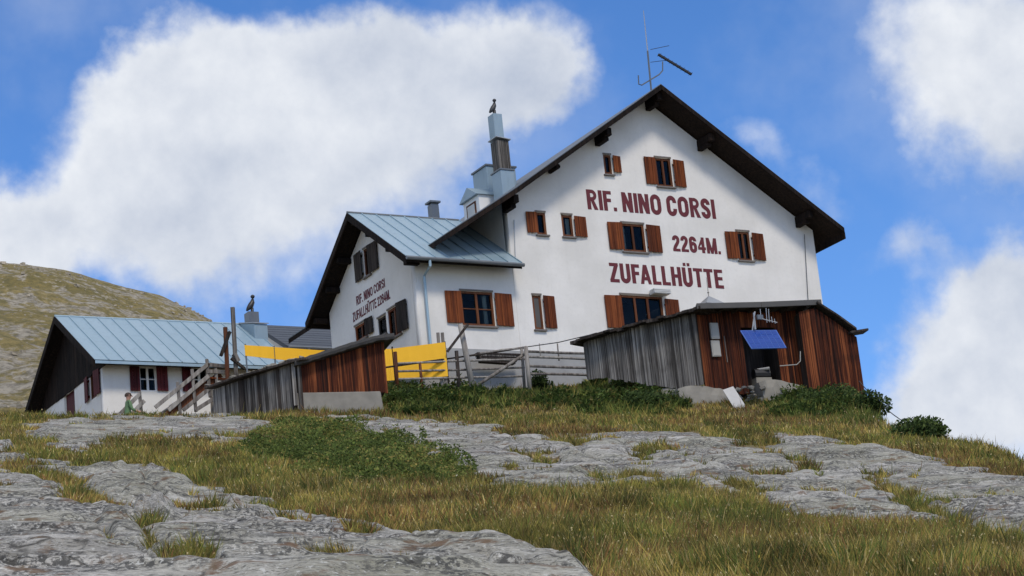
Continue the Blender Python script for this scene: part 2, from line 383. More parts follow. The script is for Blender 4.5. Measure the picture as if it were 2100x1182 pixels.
def lettering(text, parent, org, t, n, s0, s1, z0, z1, lift=.008, stroke=.225):
    global SW
    SW = stroke
    x = 0; items = []
    for c in text:
        w, st = glyph(c); x -= .07 if c == 'A' else 0; items.append((x, st)); x += w + (.085 if c != ' ' else 0)
    tot = x - .085; t = vec(t); n = vec(n); o3 = vec(org)
    root = bpy.data.objects.new('lettering', None); col.objects.link(root); root.parent = parent
    for gx, st in items:
        if not st: continue
        mb = MB()
        for j, strip in enumerate(st):
            for q in strip:
                mb.prism([o3 + t * (s0 + (gx + p[0]) / tot * (s1 - s0)) + Vector((0, 0, 1)) * (z0 + p[1] * (z1 - z0)) + n * .002 for p in q], n * (lift + j * .0012 - .002))
        mb.build('letter', 'letter', root)
    return root

def vnoise(x, y, seed=0):
    xi = np.floor(x).astype(np.int64); yi = np.floor(y).astype(np.int64); xf = x - xi; yf = y - yi
    def hsh(a, b):
        h = (a * 374761393 + b * 668265263 + seed * 974711) & 0x7fffffff
        h = ((h ^ (h >> 13)) * 1274126177) & 0x7fffffff
        return ((h ^ (h >> 16)) & 0xffff) / 65535.0
    u = xf * xf * xf * (xf * (xf * 6 - 15) + 10); v = yf * yf * yf * (yf * (yf * 6 - 15) + 10)
    a = hsh(xi, yi); b = hsh(xi + 1, yi); c = hsh(xi, yi + 1); d = hsh(xi + 1, yi + 1)
    return a + (b - a) * u + (c - a) * v + (a - b - c + d) * u * v
def fbm(x, y, oct=4, seed=0):
    s = 0; a = .5; t = 0
    for i in range(oct): s = s + a * vnoise(x * 2 ** i, y * 2 ** i, seed + i * 17); t += a; a *= .5
    return s / t
def sstep(x, a, b): t = np.clip((x - a) / (b - a), 0, 1); return t * t * (3 - 2 * t)
def sdist(px, py, poly):          # signed distance (positive inside) in photo pixels
    P = np.array(poly, float); n = len(P); d = np.full(px.shape, 1e18); ins = np.zeros(px.shape, bool)
    for i in range(n):
        a, b = P[i], P[(i + 1) % n]; e = b - a; wx, wy = px - a[0], py - a[1]
        t = np.clip((wx * e[0] + wy * e[1]) / (e @ e + 1e-9), 0, 1)
        d = np.minimum(d, (wx - e[0] * t) ** 2 + (wy - e[1] * t) ** 2)
        c = ((a[1] > py) != (b[1] > py))
        xx = a[0] + (py - a[1]) / (b[1] - a[1] + 1e-12) * e[0]
        ins ^= c & (px < xx)
    return np.where(ins, 1, -1) * np.sqrt(d)

# ------------------------------------------------------------------ terrain
# photo row -> level distance along the middle of the picture (steady slope, steeper bank under the hut)
ROWS = [(1182, 17), (1120, 21), (1060, 27), (1000, 34.5), (950, 42), (900, 51), (870, 57), (855, 61), (840, 64.5), (820, 68.5), (800, 72.5), (785, 76), (770, 80)]
_pd = [-60, -20, 0, 10] + [d for r, d in ROWS] + [90, 110]
_pz = [-14, -6.2, -1.6, .9] + [at_d(1050, r, d)[2] for r, d in ROWS] + [20.6, 21.5]
_xs = np.linspace(-60, 110, 1701); _zs = np.interp(_xs, _pd, _pz)
_k = np.ones(25) / 25; _zs = np.convolve(np.pad(_zs, 12, mode='edge'), _k, 'valid')
TILT = 0.1035
def row_d(r): return float(np.interp(-r, [-a for a, b in ROWS], [b for a, b in ROWS]))
_crest = []
for cx, cy in [(1690, 800), (1770, 842), (1830, 876), (1950, 899), (2010, 914), (2100, 947), (2200, 990), (2400, 1060)]:
    q = at_d(cx, cy, row_d(cy)); _crest.append(((q[:2] @ HR) / row_d(cy), row_d(cy)))
_ca, _cd = zip(*_crest)
def base_z(u, d):
    a = u / np.maximum(d, 10)
    z = np.interp(d, _xs, _zs)
    # left: ground levels off behind the rock lip in front of the lower house
    k = 1 - sstep(a, -.125, -.095)
    zl = np.interp(np.minimum(d, 61.5), _xs, _zs) + np.clip(d - 61.5, 0, None) * .13
    z = z * (1 - k) + np.minimum(z, zl) * k
    # right: the spur falls away behind its grassy edge
    dc = np.interp(a, _ca, _cd)
    k = sstep(a, .128, .142)
    over = np.clip(d - dc, 0, None)
    zr = np.interp(np.minimum(d, dc), _xs, _zs) - np.where(over < 1.5, over * over * .22, .495 + (over - 1.5) * .66)
    z = z * (1 - k) + zr * k
    # far beyond the hut everything drops into the next hollow
    z = z - np.clip(d - 92, 0, None) * .25
    return z - TILT * np.clip(u, -60, 60)

A = np.unique(np.concatenate([np.linspace(-6, -.6, 28), np.linspace(-.6, -.25, 36), np.linspace(-.25, .25, 520), np.linspace(.25, .6, 36), np.linspace(.6, 6, 28)]))
dl = [-60, -45, -30, -20, -12, -6, -2, 2, 5, 8, 10, 12, 14]
d_ = 15.0
while d_ < 82: dl.append(d_); d_ += max(.045, .0032 * d_)
dl += list(np.linspace(83, 130, 40))
DD = np.array(dl)
GA, GD = np.meshgrid(A, DD); GU = GA * np.maximum(GD, 10)
GX = GU * HR[0] + GD * HF[0]; GY = GU * HR[1] + GD * HF[1]
Z0 = base_z(GU, GD)
ppx, ppy = proj(np.stack([GX.ravel(), GY.ravel(), Z0.ravel()], 1)); ppx = ppx.reshape(GX.shape); ppy = ppy.reshape(GX.shape)
bad = GD < 12; ppx[bad] = -5000; ppy[bad] = 3000
jx = (fbm(GX * 1.1, GY * 1.1, 4, 5) - .5); jy = (fbm(GX * 1.1, GY * 1.1, 4, 9) - .5)
jf = fbm(GX * 5, GY * 5, 3, 19) - .5
qx = ppx + jx * 95 + jf * 16; qy = ppy + jy * 40 + jf * 6
ROCK = {
 'front': [[(-400, 905), (0, 912), (28, 918), (34, 945), (10, 958), (-400, 960)],
           [(38, 936), (62, 936), (150, 960), (120, 968), (72, 956)],
           [(-400, 968), (10, 968), (70, 992), (112, 1004), (122, 1022), (104, 1040), (200, 1046), (262, 1034), (196, 1016), (150, 985), (96, 978), (150, 957), (290, 953), (365, 968), (410, 1003),
            (560, 1018), (578, 1030), (505, 1045), (620, 1054), (720, 1068), (800, 1090), (870, 1098), (950, 1102), (1060, 1118), (1120, 1140), (1215, 1190), (1400, 1290), (1500, 1500), (-400, 1500)]],
 'lip': [[(55, 872), (215, 858), (400, 852), (565, 872), (505, 890), (430, 902), (340, 890), (240, 903), (180, 922), (120, 912), (60, 892)]],
 'right': [[(665, 862), (760, 860), (860, 866), (1000, 878), (1120, 903), (1160, 916), (1225, 894), (1330, 890), (1430, 894), (1600, 932), (1575, 893), (1690, 898), (1850, 922), (1960, 955), (2110, 985), (2500, 1100),
            (2500, 1230), (2200, 1130), (2100, 1104), (1960, 1098), (1850, 1070), (1700, 1060), (1600, 1050), (1520, 1010), (1400, 996), (1300, 988), (1200, 1004), (1120, 1000), (1020, 988), (960, 958), (900, 928), (800, 898), (690, 876)]]}
TUFT = [[(345, 1050), (352, 1032), (400, 1020), (455, 1026), (462, 1040), (430, 1052)], [(272, 1066), (300, 1062), (308, 1090), (290, 1102)], [(284, 1110), (312, 1118), (305, 1140), (286, 1132)],
        [(345, 1190), (352, 1148), (400, 1136), (452, 1150), (460, 1195)], [(630, 1168), (640, 1156), (735, 1154), (745, 1166)], [(770, 1190), (790, 1170), (850, 1168), (860, 1190)],
        [(190, 1030), (258, 1028), (258, 1042), (190, 1042)], [(684, 1082), (740, 1080), (780, 1096), (720, 1100)],
        [(1750, 962), (1790, 975), (1860, 1010), (1960, 1070), (1990, 1090), (1960, 1092), (1870, 1052), (1800, 1005)], [(1600, 930), (1640, 945), (1700, 965), (1640, 962)],
        [(1075, 930), (1130, 935), (1160, 945), (1110, 952)], [(1300, 925), (1345, 935), (1350, 948), (1310, 945)], [(1520, 965), (1620, 960), (1640, 968), (1530, 974)], [(1860, 975), (1900, 962), (1890, 978)],
        [(805, 880), (828, 876), (830, 895), (812, 898)], [(1480, 990), (1560, 985), (1600, 1000), (1520, 1004)]]
def rock_field(px, py):
    out = {}
    for k, polys in ROCK.items():
        s = np.full(px.shape, -1e9)
        for p in polys: s = np.maximum(s, sdist(px, py, p))
        out[k] = s
    tf = np.full(px.shape, -1e9)
    for p in TUFT: tf = np.maximum(tf, sdist(px, py, p))
    return out, tf
sel = (GD > 14) & (np.abs(GA) < .5) & (GD < 83)
rs = {k: np.full(GX.shape, -1e3) for k in ROCK}; tfs = np.full(GX.shape, -1e3)
_r, _t = rock_field(qx[sel], qy[sel])
for k in ROCK: rs[k][sel] = _r[k]
tfs[sel] = _t
rock_sd = np.maximum.reduce([rs[k] for k in ROCK]); rock_sd = np.minimum(rock_sd, -tfs)
CRACKS = [[(262, 1035), (285, 1070), (295, 1110), (300, 1160), (330, 1190)], [(90, 1046), (180, 1040), (262, 1052)], [(300, 1084), (420, 1064), (575, 1057)], [(140, 968), (230, 975), (300, 962)], [(200, 1100), (235, 1130), (300, 1150), (370, 1165)],
          [(298, 985), (294, 1006), (330, 1020)], [(0, 1085), (90, 1092), (200, 1078)], [(640, 1075), (700, 1110), (820, 1130), (980, 1135)], [(20, 1140), (130, 1150), (260, 1130)],
          [(1225, 895), (1300, 920), (1400, 930), (1600, 933)], [(1160, 918), (1250, 952), (1400, 946), (1530, 966), (1700, 961)], [(1530, 1010), (1600, 985), (1750, 966)], [(1850, 990), (2000, 1012), (2110, 1030)],
          [(860, 870), (950, 900), (1080, 930), (1150, 946)], [(690, 880), (800, 890), (930, 930)], [(1000, 960), (1150, 968), (1320, 962), (1480, 985)], [(1660, 1010), (1760, 1030), (1880, 1034)], [(1040, 882), (1070, 915), (1120, 940)],
          [(1370, 900), (1420, 925), (1440, 960)], [(120, 880), (250, 888), (420, 874)]]
cs = np.full(GX.shape, 99.)
def pdist(px, py, line):
    d = np.full(px.shape, 1e18)
    for a, b in zip(line[:-1], line[1:]):
        a, b = np.array(a, float), np.array(b, float); e = b - a; wx, wy = px - a[0], py - a[1]; t = np.clip((wx * e[0] + wy * e[1]) / (e @ e), 0, 1)
        d = np.minimum(d, (wx - e[0] * t) ** 2 + ((wy - e[1] * t) * 1.6) ** 2)
    return np.sqrt(d)
_c = np.full(qx[sel].shape, 99.)
for l_ in CRACKS: _c = np.minimum(_c, pdist(ppx[sel] + jx[sel] * 50, ppy[sel] + jy[sel] * 22, l_))
cs[sel] = _c
joint = 1 - sstep(cs, 1.2, 7)
seam = cs + 3 - 6 * sstep(fbm(GU * .7 + 5, GD * .5, 3, 83), .50, .68)            # turf has crept into parts of the joints
rock_sd = np.minimum(rock_sd, seam)
pock = fbm(GU * .75 - 9, GD * .55, 5, 87); rock_sd = np.minimum(rock_sd, (.735 - pock + .04 * (rs['front'] > 0)) * 260)   # soil pockets
# pixel distances become metres: one row pixel is worth far more ground than one column pixel, so use a soft step
ROCKM = sstep(rock_sd, -5, 5)
U, Dn = GU, GD
strata = fbm(U * .35 + Dn * .10, Dn * .9 - U * .08, 5, 21)
ledge = strata * 7; led = (np.floor(ledge) + sstep(ledge - np.floor(ledge), .55, .98)) / 7
fine = fbm(U * 2.2, Dn * 3.5, 4, 33) - .5
crk = np.abs(fbm(U * .55 + 3, Dn * .55, 4, 41) - .5); crack = 1 - sstep(crk, .004, .02)
crk2 = np.abs(fbm(U * .3 - 7 + Dn * .12, Dn * 1.1, 3, 57) - .5); crack2 = 1 - sstep(crk2, .004, .02)
near = np.clip(26 / np.maximum(GD, 1), .45, 1.4)
rockh = .10 + (led - .5) * .55 + (strata - .5) * .25 + fine * .06 - crack * .12 - crack2 * .10 - joint * .26
soft = np.where(rs['front'] > np.maximum(rs['right'], rs['lip']), .8, .5)
rockh = rockh * sstep(rock_sd, -4, 22) * soft + .03
soil = (fbm(U * .5, Dn * .5, 4, 3) - .5) * .35 + (fbm(U * 2.6, Dn * 2.6, 3, 8) - .5) * .08 - .05
fade = sstep(np.abs(GA), .7, .4) if False else 1 - sstep(np.abs(GA), .5, 1.2)
BUMP = (rockh * ROCKM + soil * (1 - ROCKM))
BUMP = BUMP * np.where(GD < 14, .3, 1)
Z = Z0 + BUMP + (fbm(GX * .03, GY * .03, 4, 77) - .5) * 14 * sstep(np.abs(GA), .6, 3)
def terrain_at(u, d):             # bilinear height and rock mask for scattered things
    a = u / np.maximum(d, 10)
    i = np.clip(np.searchsorted(DD, d) - 1, 0, len(DD) - 2); j = np.clip(np.searchsorted(A, a) - 1, 0, len(A) - 2)
    s = np.clip((d - DD[i]) / (DD[i + 1] - DD[i]), 0, 1); t = np.clip((a - A[j]) / (A[j + 1] - A[j]), 0, 1)
    def bl(G): return (G[i, j] * (1 - t) + G[i, j + 1] * t) * (1 - s) + (G[i + 1, j] * (1 - t) + G[i + 1, j + 1] * t) * s
    return bl(Z), bl(ROCKM)
def ud(p): return float(p[0] * HR[0] + p[1] * HR[1]), float(p[0] * HF[0] + p[1] * HF[1])
def ground_z(p):
    u, d = ud(p); z, r = terrain_at(np.array([u]), np.array([d])); return float(z[0])

def m_terrain(name):
    t = NT(name)
    at = t.N.new('ShaderNodeAttribute'); at.attribute_name = 'rock'; rockm = at.outputs['Fac']
    lay = t.map((1, 1, 1), (0, 0, YAW))                    # layers run across the slope
    st = t.map((.55, 2.6, 3.0), co=lay)
    n1 = t.noise(.9, 8, .62, st, .4); n2 = t.noise(7, 8, .65, st); n3 = t.noise(.35, 4); n4 = t.noise(16, 8, .7); n5 = t.noise(3.0, 7, .7, lay)
    c = t.ramp(n1, (.30, (.13, .123, .107)), (.46, (.30, .287, .255)), (.62, (.52, .50, .455)))
    c = t.mix(t.ramp(n2, (.45, 0.), (.68, .6)), c, (.47, .46, .435))
    c = t.mix(t.math('MULTIPLY', t.ramp(n3, (.42, 0.), (.6, 1.)), .4), c, (.21, .21, .12))             # yellow-green lichen film
    n6 = t.noise(1.1, 6, .6, lay)
    dark = t.math('MULTIPLY', t.ramp(n4, (.47, 0.), (.53, 1.)), t.ramp(n6, (.44, 0.), (.54, 1.)))
    c = t.mix(t.math('MULTIPLY', dark, .88), c, (.035, .035, .034))                                       # black lichen crusts
    dk2 = t.math('MULTIPLY', t.ramp(t.noise(26, 6, .7, st), (.51, 0.), (.58, 1.)), .8)
    c = t.mix(dk2, c, (.075, .072, .064))
    wl = t.math('MULTIPLY', t.ramp(t.noise(22, 5, .6), (.60, 0.), (.65, 1.)), .7)
    c = t.mix(wl, c, (.58, .58, .54))
    v = t.N.new('ShaderNodeTexVoronoi'); v.feature = 'DISTANCE_TO_EDGE'; v.inputs['Scale'].default_value = .8
    wob = t.N.new('ShaderNodeVectorMath'); wob.operation = 'ADD'; t.L.new(t.map((.6, 1.7, 1.7), co=lay), wob.inputs[0])
    wn = t.N.new('ShaderNodeTexNoise'); wn.inputs['Scale'].default_value = 1.6; wn.inputs['Detail'].default_value = 4; t.L.new(t.co, wn.inputs['Vector']); t.L.new(wn.outputs['Color'], wob.inputs[1]); t.L.new(wob.outputs[0], v.inputs['Vector'])
    crk = t.math('MULTIPLY', t.ramp(v.outputs['Distance'], (.0, 1.), (.022, 0.)), t.ramp(n5, (.40, 0.), (.48, 1.)))
    c = t.mix(t.math('MULTIPLY', crk, .85), c, (.04, .036, .03))
    moss = t.math('MULTIPLY', t.ramp(t.noise(2.3, 6, .65), (.57, 0.), (.64, 1.)), .85)
    c = t.mix(moss, c, t.mix(t.noise(8, 4), (.10, .075, .025), (.16, .075, .045)))
    s = t.mix(t.noise(2.2, 6), (.10, .085, .032), (.2, .16, .065))
    s = t.mix(t.ramp(t.noise(.7, 4), (.45, 0.), (.65, 1.)), s, (.17, .11, .05))
    k = t.ramp(t.math('ADD', rockm, t.math('MULTIPLY_ADD', n5, .5, -.25)), (.4, 0.), (.6, 1.))
    t.set(Base_Color=t.mix(k, s, c), Roughness=.92)
    h = t.math('ADD', t.math('MULTIPLY', n1, 1.0), t.math('MULTIPLY', n2, .5))
    h = t.math('SUBTRACT', t.math('ADD', h, t.math('MULTIPLY', n4, .5)), t.math('MULTIPLY', crk, .8))
    t.bump(h, .65, .07); MAT[name] = t.m
m_terrain('terrain')
def grid_mesh(name, vidx_faces, mat, attr=None, kind='structure', verts=None):
    used = np.unique(vidx_faces); remap = np.full(verts.shape[0], -1); remap[used] = np.arange(len(used))
    me = bpy.data.meshes.new(name); f = remap[vidx_faces]
    me.vertices.add(len(used)); me.vertices.foreach_set('co', verts[used].ravel())
    me.loops.add(f.size); me.loops.foreach_set('vertex_index', f.ravel().astype(np.int32))
    me.polygons.add(len(f)); me.polygons.foreach_set('loop_start', np.arange(0, f.size, f.shape[1], dtype=np.int32))
    me.update(calc_edges=True); me.polygons.foreach_set('use_smooth', np.ones(len(f), bool))
    if attr is not None:
        a = me.attributes.new('rock', 'FLOAT', 'POINT'); a.data.foreach_set('value', attr[used].astype(np.float32))
    me.materials.append(MAT[mat]); me.validate()
    o = bpy.data.objects.new(name, me); col.objects.link(o)
    if kind: o['kind'] = kind
    return o
nr, nc = GX.shape
idx = np.arange(nr * nc).reshape(nr, nc)
quads = np.stack([idx[:-1, :-1], idx[:-1, 1:], idx[1:, 1:], idx[1:, :-1]], -1).reshape(-1, 4)
V3 = np.stack([GX.ravel(), GY.ravel(), Z.ravel()], 1); RM = ROCKM.ravel()
fr = RM[quads].mean(1) > .5
which = np.stack([rs[k].ravel()[quads].mean(1) for k in ROCK], 1).argmax(1)
grid_mesh('ground', quads[~fr], 'terrain', RM, verts=V3)['label'] = 'grassy hillside soil below the mountain hut'
for i, (k, lab) in enumerate(zip(ROCK, ('pale lichen covered rock slab in the left foreground', 'grey rock lip in front of the low house', 'long grey rock slab below the right shed'))):
    o = grid_mesh('rock_slab', quads[fr & (which == i)], 'terrain', RM, verts=V3); o['label'] = lab

# ------------------------------------------------------------------ hill in the background
def m_hill():
    t = NT('hill'); n1 = t.noise(.05, 8, .65); n2 = t.noise(.3, 8, .7); n3 = t.noise(1.1, 7, .7)
    c = t.ramp(n1, (.35, (.23, .18, .05)), (.5, (.32, .245, .08)), (.66, (.40, .31, .13)))
    c = t.mix(t.ramp(n3, (.38, .75), (.6, 0.)), c, (.12, .11, .04))
    k = t.math('ADD', t.math('MULTIPLY', n2, .55), t.math('ADD', t.math('MULTIPLY', n1, .25), t.math('MULTIPLY', n3, .2)))
    c = t.mix(t.ramp(k, (.495, 0.), (.54, .9)), c, t.mix(t.ramp(n3, (.4, 0.), (.6, 1.)), (.21, .19, .155), (.50, .45, .37)))
    t.set(Base_Color=c, Roughness=.95).bump(n3, 1.0, 1.0); MAT['hill'] = t.m
m_hill()
HP = [(-900, 560), (-400, 520), (-150, 530), (0, 543), (60, 547), (130, 559), (200, 579), (260, 600), (330, 612), (390, 636), (430, 655), (470, 690), (560, 760), (700, 860)]
hx, hz = [], []
for x, y in HP:
    q = at_d(x, y, 300); hx.append((q[:2] @ HR) / 300); hz.append(q[2])
HAa = np.linspace(-.62, -.02, 330); HDd = np.concatenate([np.linspace(105, 300, 260), np.linspace(302, 460, 50)])
hA, hD = np.meshgrid(HAa, HDd); hU = hA * hD
zr = np.interp(hA, hx, hz)
t_ = np.clip((hD - 105) / 195, 0, 1)
z_low = base_z(hU * 0 - 30, np.full_like(hD, 105.)) - 4
hZ = z_low + (zr - z_low) * (t_ ** .92) - np.clip(hD - 300, 0, None) ** 1.2 * .25
hxx = hU * HR[0] + hD * HF[0]; hyy = hU * HR[1] + hD * HF[1]
hZ = hZ + ((fbm(hxx * .03, hyy * .03, 5, 61) - .5) * 7 + (fbm(hxx * .14, hyy * .14, 4, 66) - .5) * 3) * (.35 + .65 * (1 - sstep(hD, 250, 300)))
n0, n1_ = hA.shape; ii = np.arange(n0 * n1_).reshape(n0, n1_)
hq = np.stack([ii[:-1, :-1], ii[:-1, 1:], ii[1:, 1:], ii[1:, :-1]], -1).reshape(-1, 4)
o = grid_mesh('hill', hq, 'hill', None, verts=np.stack([hxx.ravel(), hyy.ravel(), hZ.ravel()], 1)); o['label'] = 'sunlit grass and scree hill behind the low house'
# loose rocks on that hill: a mass nobody could count
def m_rocks():
    t = NT('scree'); t.set(Base_Color=t.ramp(t.noise(.9, 5), (.3, (.22, .19, .14)), (.7, (.48, .42, .33))), Roughness=.95).bump(t.noise(4, 5), .5, .1); MAT['scree'] = t.m
m_rocks()
def scree():
    V = []; Fc = []; n = 0
    cube = np.array([(x, y, z) for x in (-1, 1) for y in (-1, 1) for z in (-1, 1)], float)
    cf = np.array([(0, 1, 3, 2), (4, 6, 7, 5), (0, 4, 5, 1), (2, 3, 7, 6), (0, 2, 6, 4), (1, 5, 7, 3)])
    cand = 0
    while n < 5000 and cand < 30000:
        cand += 1
        i = rng.integers(5, n0 - 55); j = rng.integers(5, n1_ - 5)
        if vnoise(np.array([hxx[i, j] * .03]), np.array([hyy[i, j] * .03]), 4)[0] < rng.random() * .9: continue
        s = (.10 + .36 * rng.random() ** 6) * hD[i, j] / 260
        v = cube * rng.uniform(.5, 1, (8, 3)) * s * np.array([1.2, 1, .65]); a = rng.random() * 6.28
        v = v @ np.array([[math.cos(a), -math.sin(a), 0], [math.sin(a), math.cos(a), 0], [0, 0, 1]]) + np.array([hxx[i, j], hyy[i, j], hZ[i, j] + s * .2])
        V.append(v); Fc.append(cf + n * 8); n += 1
    o = grid_mesh('scree_rocks', np.concatenate(Fc), 'scree', None, 'stuff', np.concatenate(V)); o['label'] = 'pale loose rocks scattered over the background hill'
    o.data.polygons.foreach_set('use_smooth', np.zeros(len(o.data.polygons), bool))
scree()

# ------------------------------------------------------------------ house helpers
FACE_N = Vector((0, -1, 0)); GAB_N = Vector((-1, 0, 0))
class Plane:                         # a wall face: s runs to the viewer's right
    def __init__(s, kind, c):
        s.kind = kind; s.c = c
        if kind == 'front': s.org, s.t, s.n = Vector((0, c, 0)), Vector((1, 0, 0)), FACE_N
        else: s.org, s.t, s.n = Vector((c, 0, 0)), Vector((0, -1, 0)), GAB_N
    def at(s, px, py):
        p = on_y(px, py, s.c) if s.kind == 'front' else on_x(px, py, s.c)
        return (p[0], p[2]) if s.kind == 'front' else (-p[1], p[2])
    def rect(s, x0, y0, x1, y1):
        a, b = s.at(x0, y0), s.at(x1, y1); return (min(a[0], b[0]), max(a[0], b[0]), min(a[1], b[1]), max(a[1], b[1]))
    def pt(s, a, z, out=0.0): return s.org + s.t * a + Vector((0, 0, 1)) * z + s.n * out
    def slab(s, mb, a0, a1, z0, z1, o0, o1):
        return mb.hexa([s.pt(a0, z0, o0), s.pt(a1, z0, o0), s.pt(a1, z0, o1), s.pt(a0, z0, o1)], [s.pt(a0, z1, o0), s.pt(a1, z1, o0), s.pt(a1, z1, o1), s.pt(a0, z1, o1)])
def rpoly(r): return [(r[0], r[2]), (r[1], r[2]), (r[1], r[3]), (r[0], r[3])]
def shutter(pl, win, r, mat, tilt=0.0, nb=3):
    """three upright boards and two battens hung flat on the wall, a little crooked"""
    mb = MB(); a0, a1, z0, z1 = r; w = (a1 - a0) / nb
    hinge_left = None
    for i in range(nb):
        o = .035 + random.uniform(0, .006); q0, q1 = a0 + i * w + .004, a0 + (i + 1) * w - .004
        e0 = tilt * (i / nb); e1 = tilt * ((i + 1) / nb)
        if tilt < 0: e0, e1 = -tilt * (1 - i / nb), -tilt * (1 - (i + 1) / nb)
        mb.hexa([pl.pt(q0, z0, o + e0), pl.pt(q1, z0, o + e1), pl.pt(q1, z0, o + e1 + .028), pl.pt(q0, z0, o + e0 + .028)],
                [pl.pt(q0, z1, o + e0), pl.pt(q1, z1, o + e1), pl.pt(q1, z1, o + e1 + .028), pl.pt(q0, z1, o + e0 + .028)])
    for z in (z0 + (z1 - z0) * .18, z1 - (z1 - z0) * .18):
        pl.slab(mb, a0 + .03, a1 - .03, z - .035, z + .035, .012, .034)
    return mb.build('shutter', mat, win, bevel=.004)
def window(pl, house, r, sl=None, sr=None, cols=2, rows=1, frame='wood_frame', shut='wood_shutter', curtain=None, sill=True, depth=.09, fw=.085, lintel=True, tl=.05, tr=-.05, bar='wood_frame', panes=True):
    a0, a1, z0, z1 = r; g = .006; mb = MB()
    for (x0, x1, y0, y1) in ((a0 + g, a0 + fw, z0 + g, z1 - g), (a1 - fw, a1 - g, z0 + g, z1 - g), (a0 + fw, a1 - fw, z1 - fw, z1 - g), (a0 + fw, a1 - fw, z0 + g, z0 + fw)):
        pl.slab(mb, x0, x1, y0, y1, -depth, -depth + .07)
    win = mb.build('window', frame, house, bevel=.004)
    if lintel:
        b = MB(); pl.slab(b, a0 - .01, a1 + .01, z1 + .002, z1 + .055, .002, .03); b.build('lintel', 'sill', win)
    if sill:
        b = MB(); pl.slab(b, a0 - .05, a1 + .05, z0 - .06, z0 - .002, -.10, .09); b.build('sill', 'sill', win, bevel=.006)
    cw = (a1 - a0 - 2 * fw) / cols; rh = (z1 - z0 - 2 * fw) / rows
    b = MB()
    for i in range(1, cols): c = a0 + fw + i * cw; pl.slab(b, c - .04, c + .04, z0 + fw, z1 - fw, -depth + .005, -depth + .06)
    for j in range(1, rows): c = z0 + fw + j * rh; pl.slab(b, a0 + fw, a1 - fw, c - .015, c + .015, -depth + .008, -depth + .05)
    if b.v: b.build('glazing_bar', bar, win)
    if panes:
        for i in range(cols):
            p = MB(); pl.slab(p, a0 + fw + i * cw + (.04 if i else 0), a0 + fw + (i + 1) * cw - (.04 if i < cols - 1 else 0), z0 + fw, z1 - fw, -depth + .018, -depth + .026); p.build('pane', 'glass', win)
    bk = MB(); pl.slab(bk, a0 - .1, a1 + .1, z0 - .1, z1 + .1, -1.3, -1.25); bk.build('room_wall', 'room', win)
    if curtain:
        for c0, c1 in curtain:
            c = MB(); n = 10; x0 = a0 + (a1 - a0) * c0; x1 = a0 + (a1 - a0) * c1; vs = []; fs = []
            for i in range(n + 1):
                x = x0 + (x1 - x0) * i / n; o = -depth - .05 + .015 * (-1) ** i
                vs += [pl.pt(x, z0 + fw, o), pl.pt(x, z1 - fw, o)]
            c.add(vs, [(2 * i, 2 * i + 2, 2 * i + 3, 2 * i + 1) for i in range(n)]); c.build('curtain', 'curtain', win)
    if sl: sl = (sl[0], a0 - .008, sl[2], sl[3])          # hung right at the reveal
    if sr: sr = (a1 + .008, sr[1], sr[2], sr[3])
    if sl: shutter(pl, win, sl, shut, tl)
    if sr: shutter(pl, win, sr, shut, tr)
    return win
def sloped_panels(roof, e0, r0, along, n, width, name='roof_panel', mat='zinc', lift=.012, seam=True):
    """standing-seam sheets: e0 eave corner, r0 ridge corner above it, along = unit vector along the eave"""
    e0, r0, along = vec(e0), vec(r0), vec(along); up = (r0 - e0); nrm = along.cross(up).normalized()
    if nrm.z < 0: nrm = -nrm
    for i in range(n):
        mb = MB(); a = e0 + along * (width * i + .004); b = e0 + along * (width * (i + 1) - .004)
        j = random.uniform(0, .006)
        ring = lambda o: [a + nrm * o, b + nrm * o, b + up + nrm * o, a + up + nrm * o]
        mb.hexa(ring(lift + j), ring(lift + j + .012))
        if seam:
            c = b - along * .03; o0 = lift + j + .012
            mb.hexa([c + nrm * o0, b + nrm * o0, b + up + nrm * o0, c + up + nrm * o0], [c + nrm * (o0 + .035), b + nrm * (o0 + .035), b + up + nrm * (o0 + .035), c + up + nrm * (o0 + .035)])
        mb.build(name, mat, roof)

# ------------------------------------------------------------------ the hut
YF = float((ray(1300, 500) * 78)[1])
XL, XR = 36.70, 48.97
XA = 33.165
YB = YF + 11.0
hut = thing('mountain_hut', 'large white plastered mountain hut with maroon lettering and brown shutters', 'hut', (41, YF + 3, 15.5))
FP = Plane('front', YF); FA = Plane('front', YF + .015); GP = Plane('gable', XA)
ov = 1.0
apex = on_y(1355, 172, YF - ov); kink = on_y(1060, 383, YF - ov); tip = on_y(921, 474, YF - ov); rt = on_y(1730, 466, YF - ov)
TH = .20
def roof_z(x):
    return float(np.interp(x, [tip[0], kink[0], apex[0], rt[0]], [tip[2], kink[2], apex[2], rt[2]]))
# facade openings (photo pixels on the facade plane)
W = dict(
    attic_small=((1236, 317, 1257, 359), None, (1256, 321, 1274, 356)),
    attic=((1341, 323, 1382, 385), (1318, 322, 1340, 379), (1383, 330, 1407, 386)),
    upper_left=((1097, 435, 1123, 483), (1076, 435, 1097, 479), None),
    upper_second=((1150, 440, 1178, 487), None, (1179, 445, 1204, 488)),
    upper_mid=((1272, 457, 1327, 519), (1243, 456, 1271, 513.5), (1328, 463, 1358, 520)),
    upper_right=((1508, 474, 1544, 536), (1484, 475.6, 1507, 532), (1546, 480, 1570, 536)),
    ground_mid=((1270, 604, 1366, 676), (1237, 606, 1268, 674), (1369, 615, 1397, 679)),
    ground_left=((1090, 605, 1117, 677), None, (1119, 608, 1142, 675)))
holes = [rpoly(FP.rect(*w[0])) for w in W.values()]
zb = 15.6
out = [(XL, zb), (XR, zb), (XR, roof_z(XR) - TH - .02), (apex[0], apex[2] - TH - .05), (kink[0] + .2, kink[2] - TH - .0), (XL, roof_z(XL) - TH - .02)]
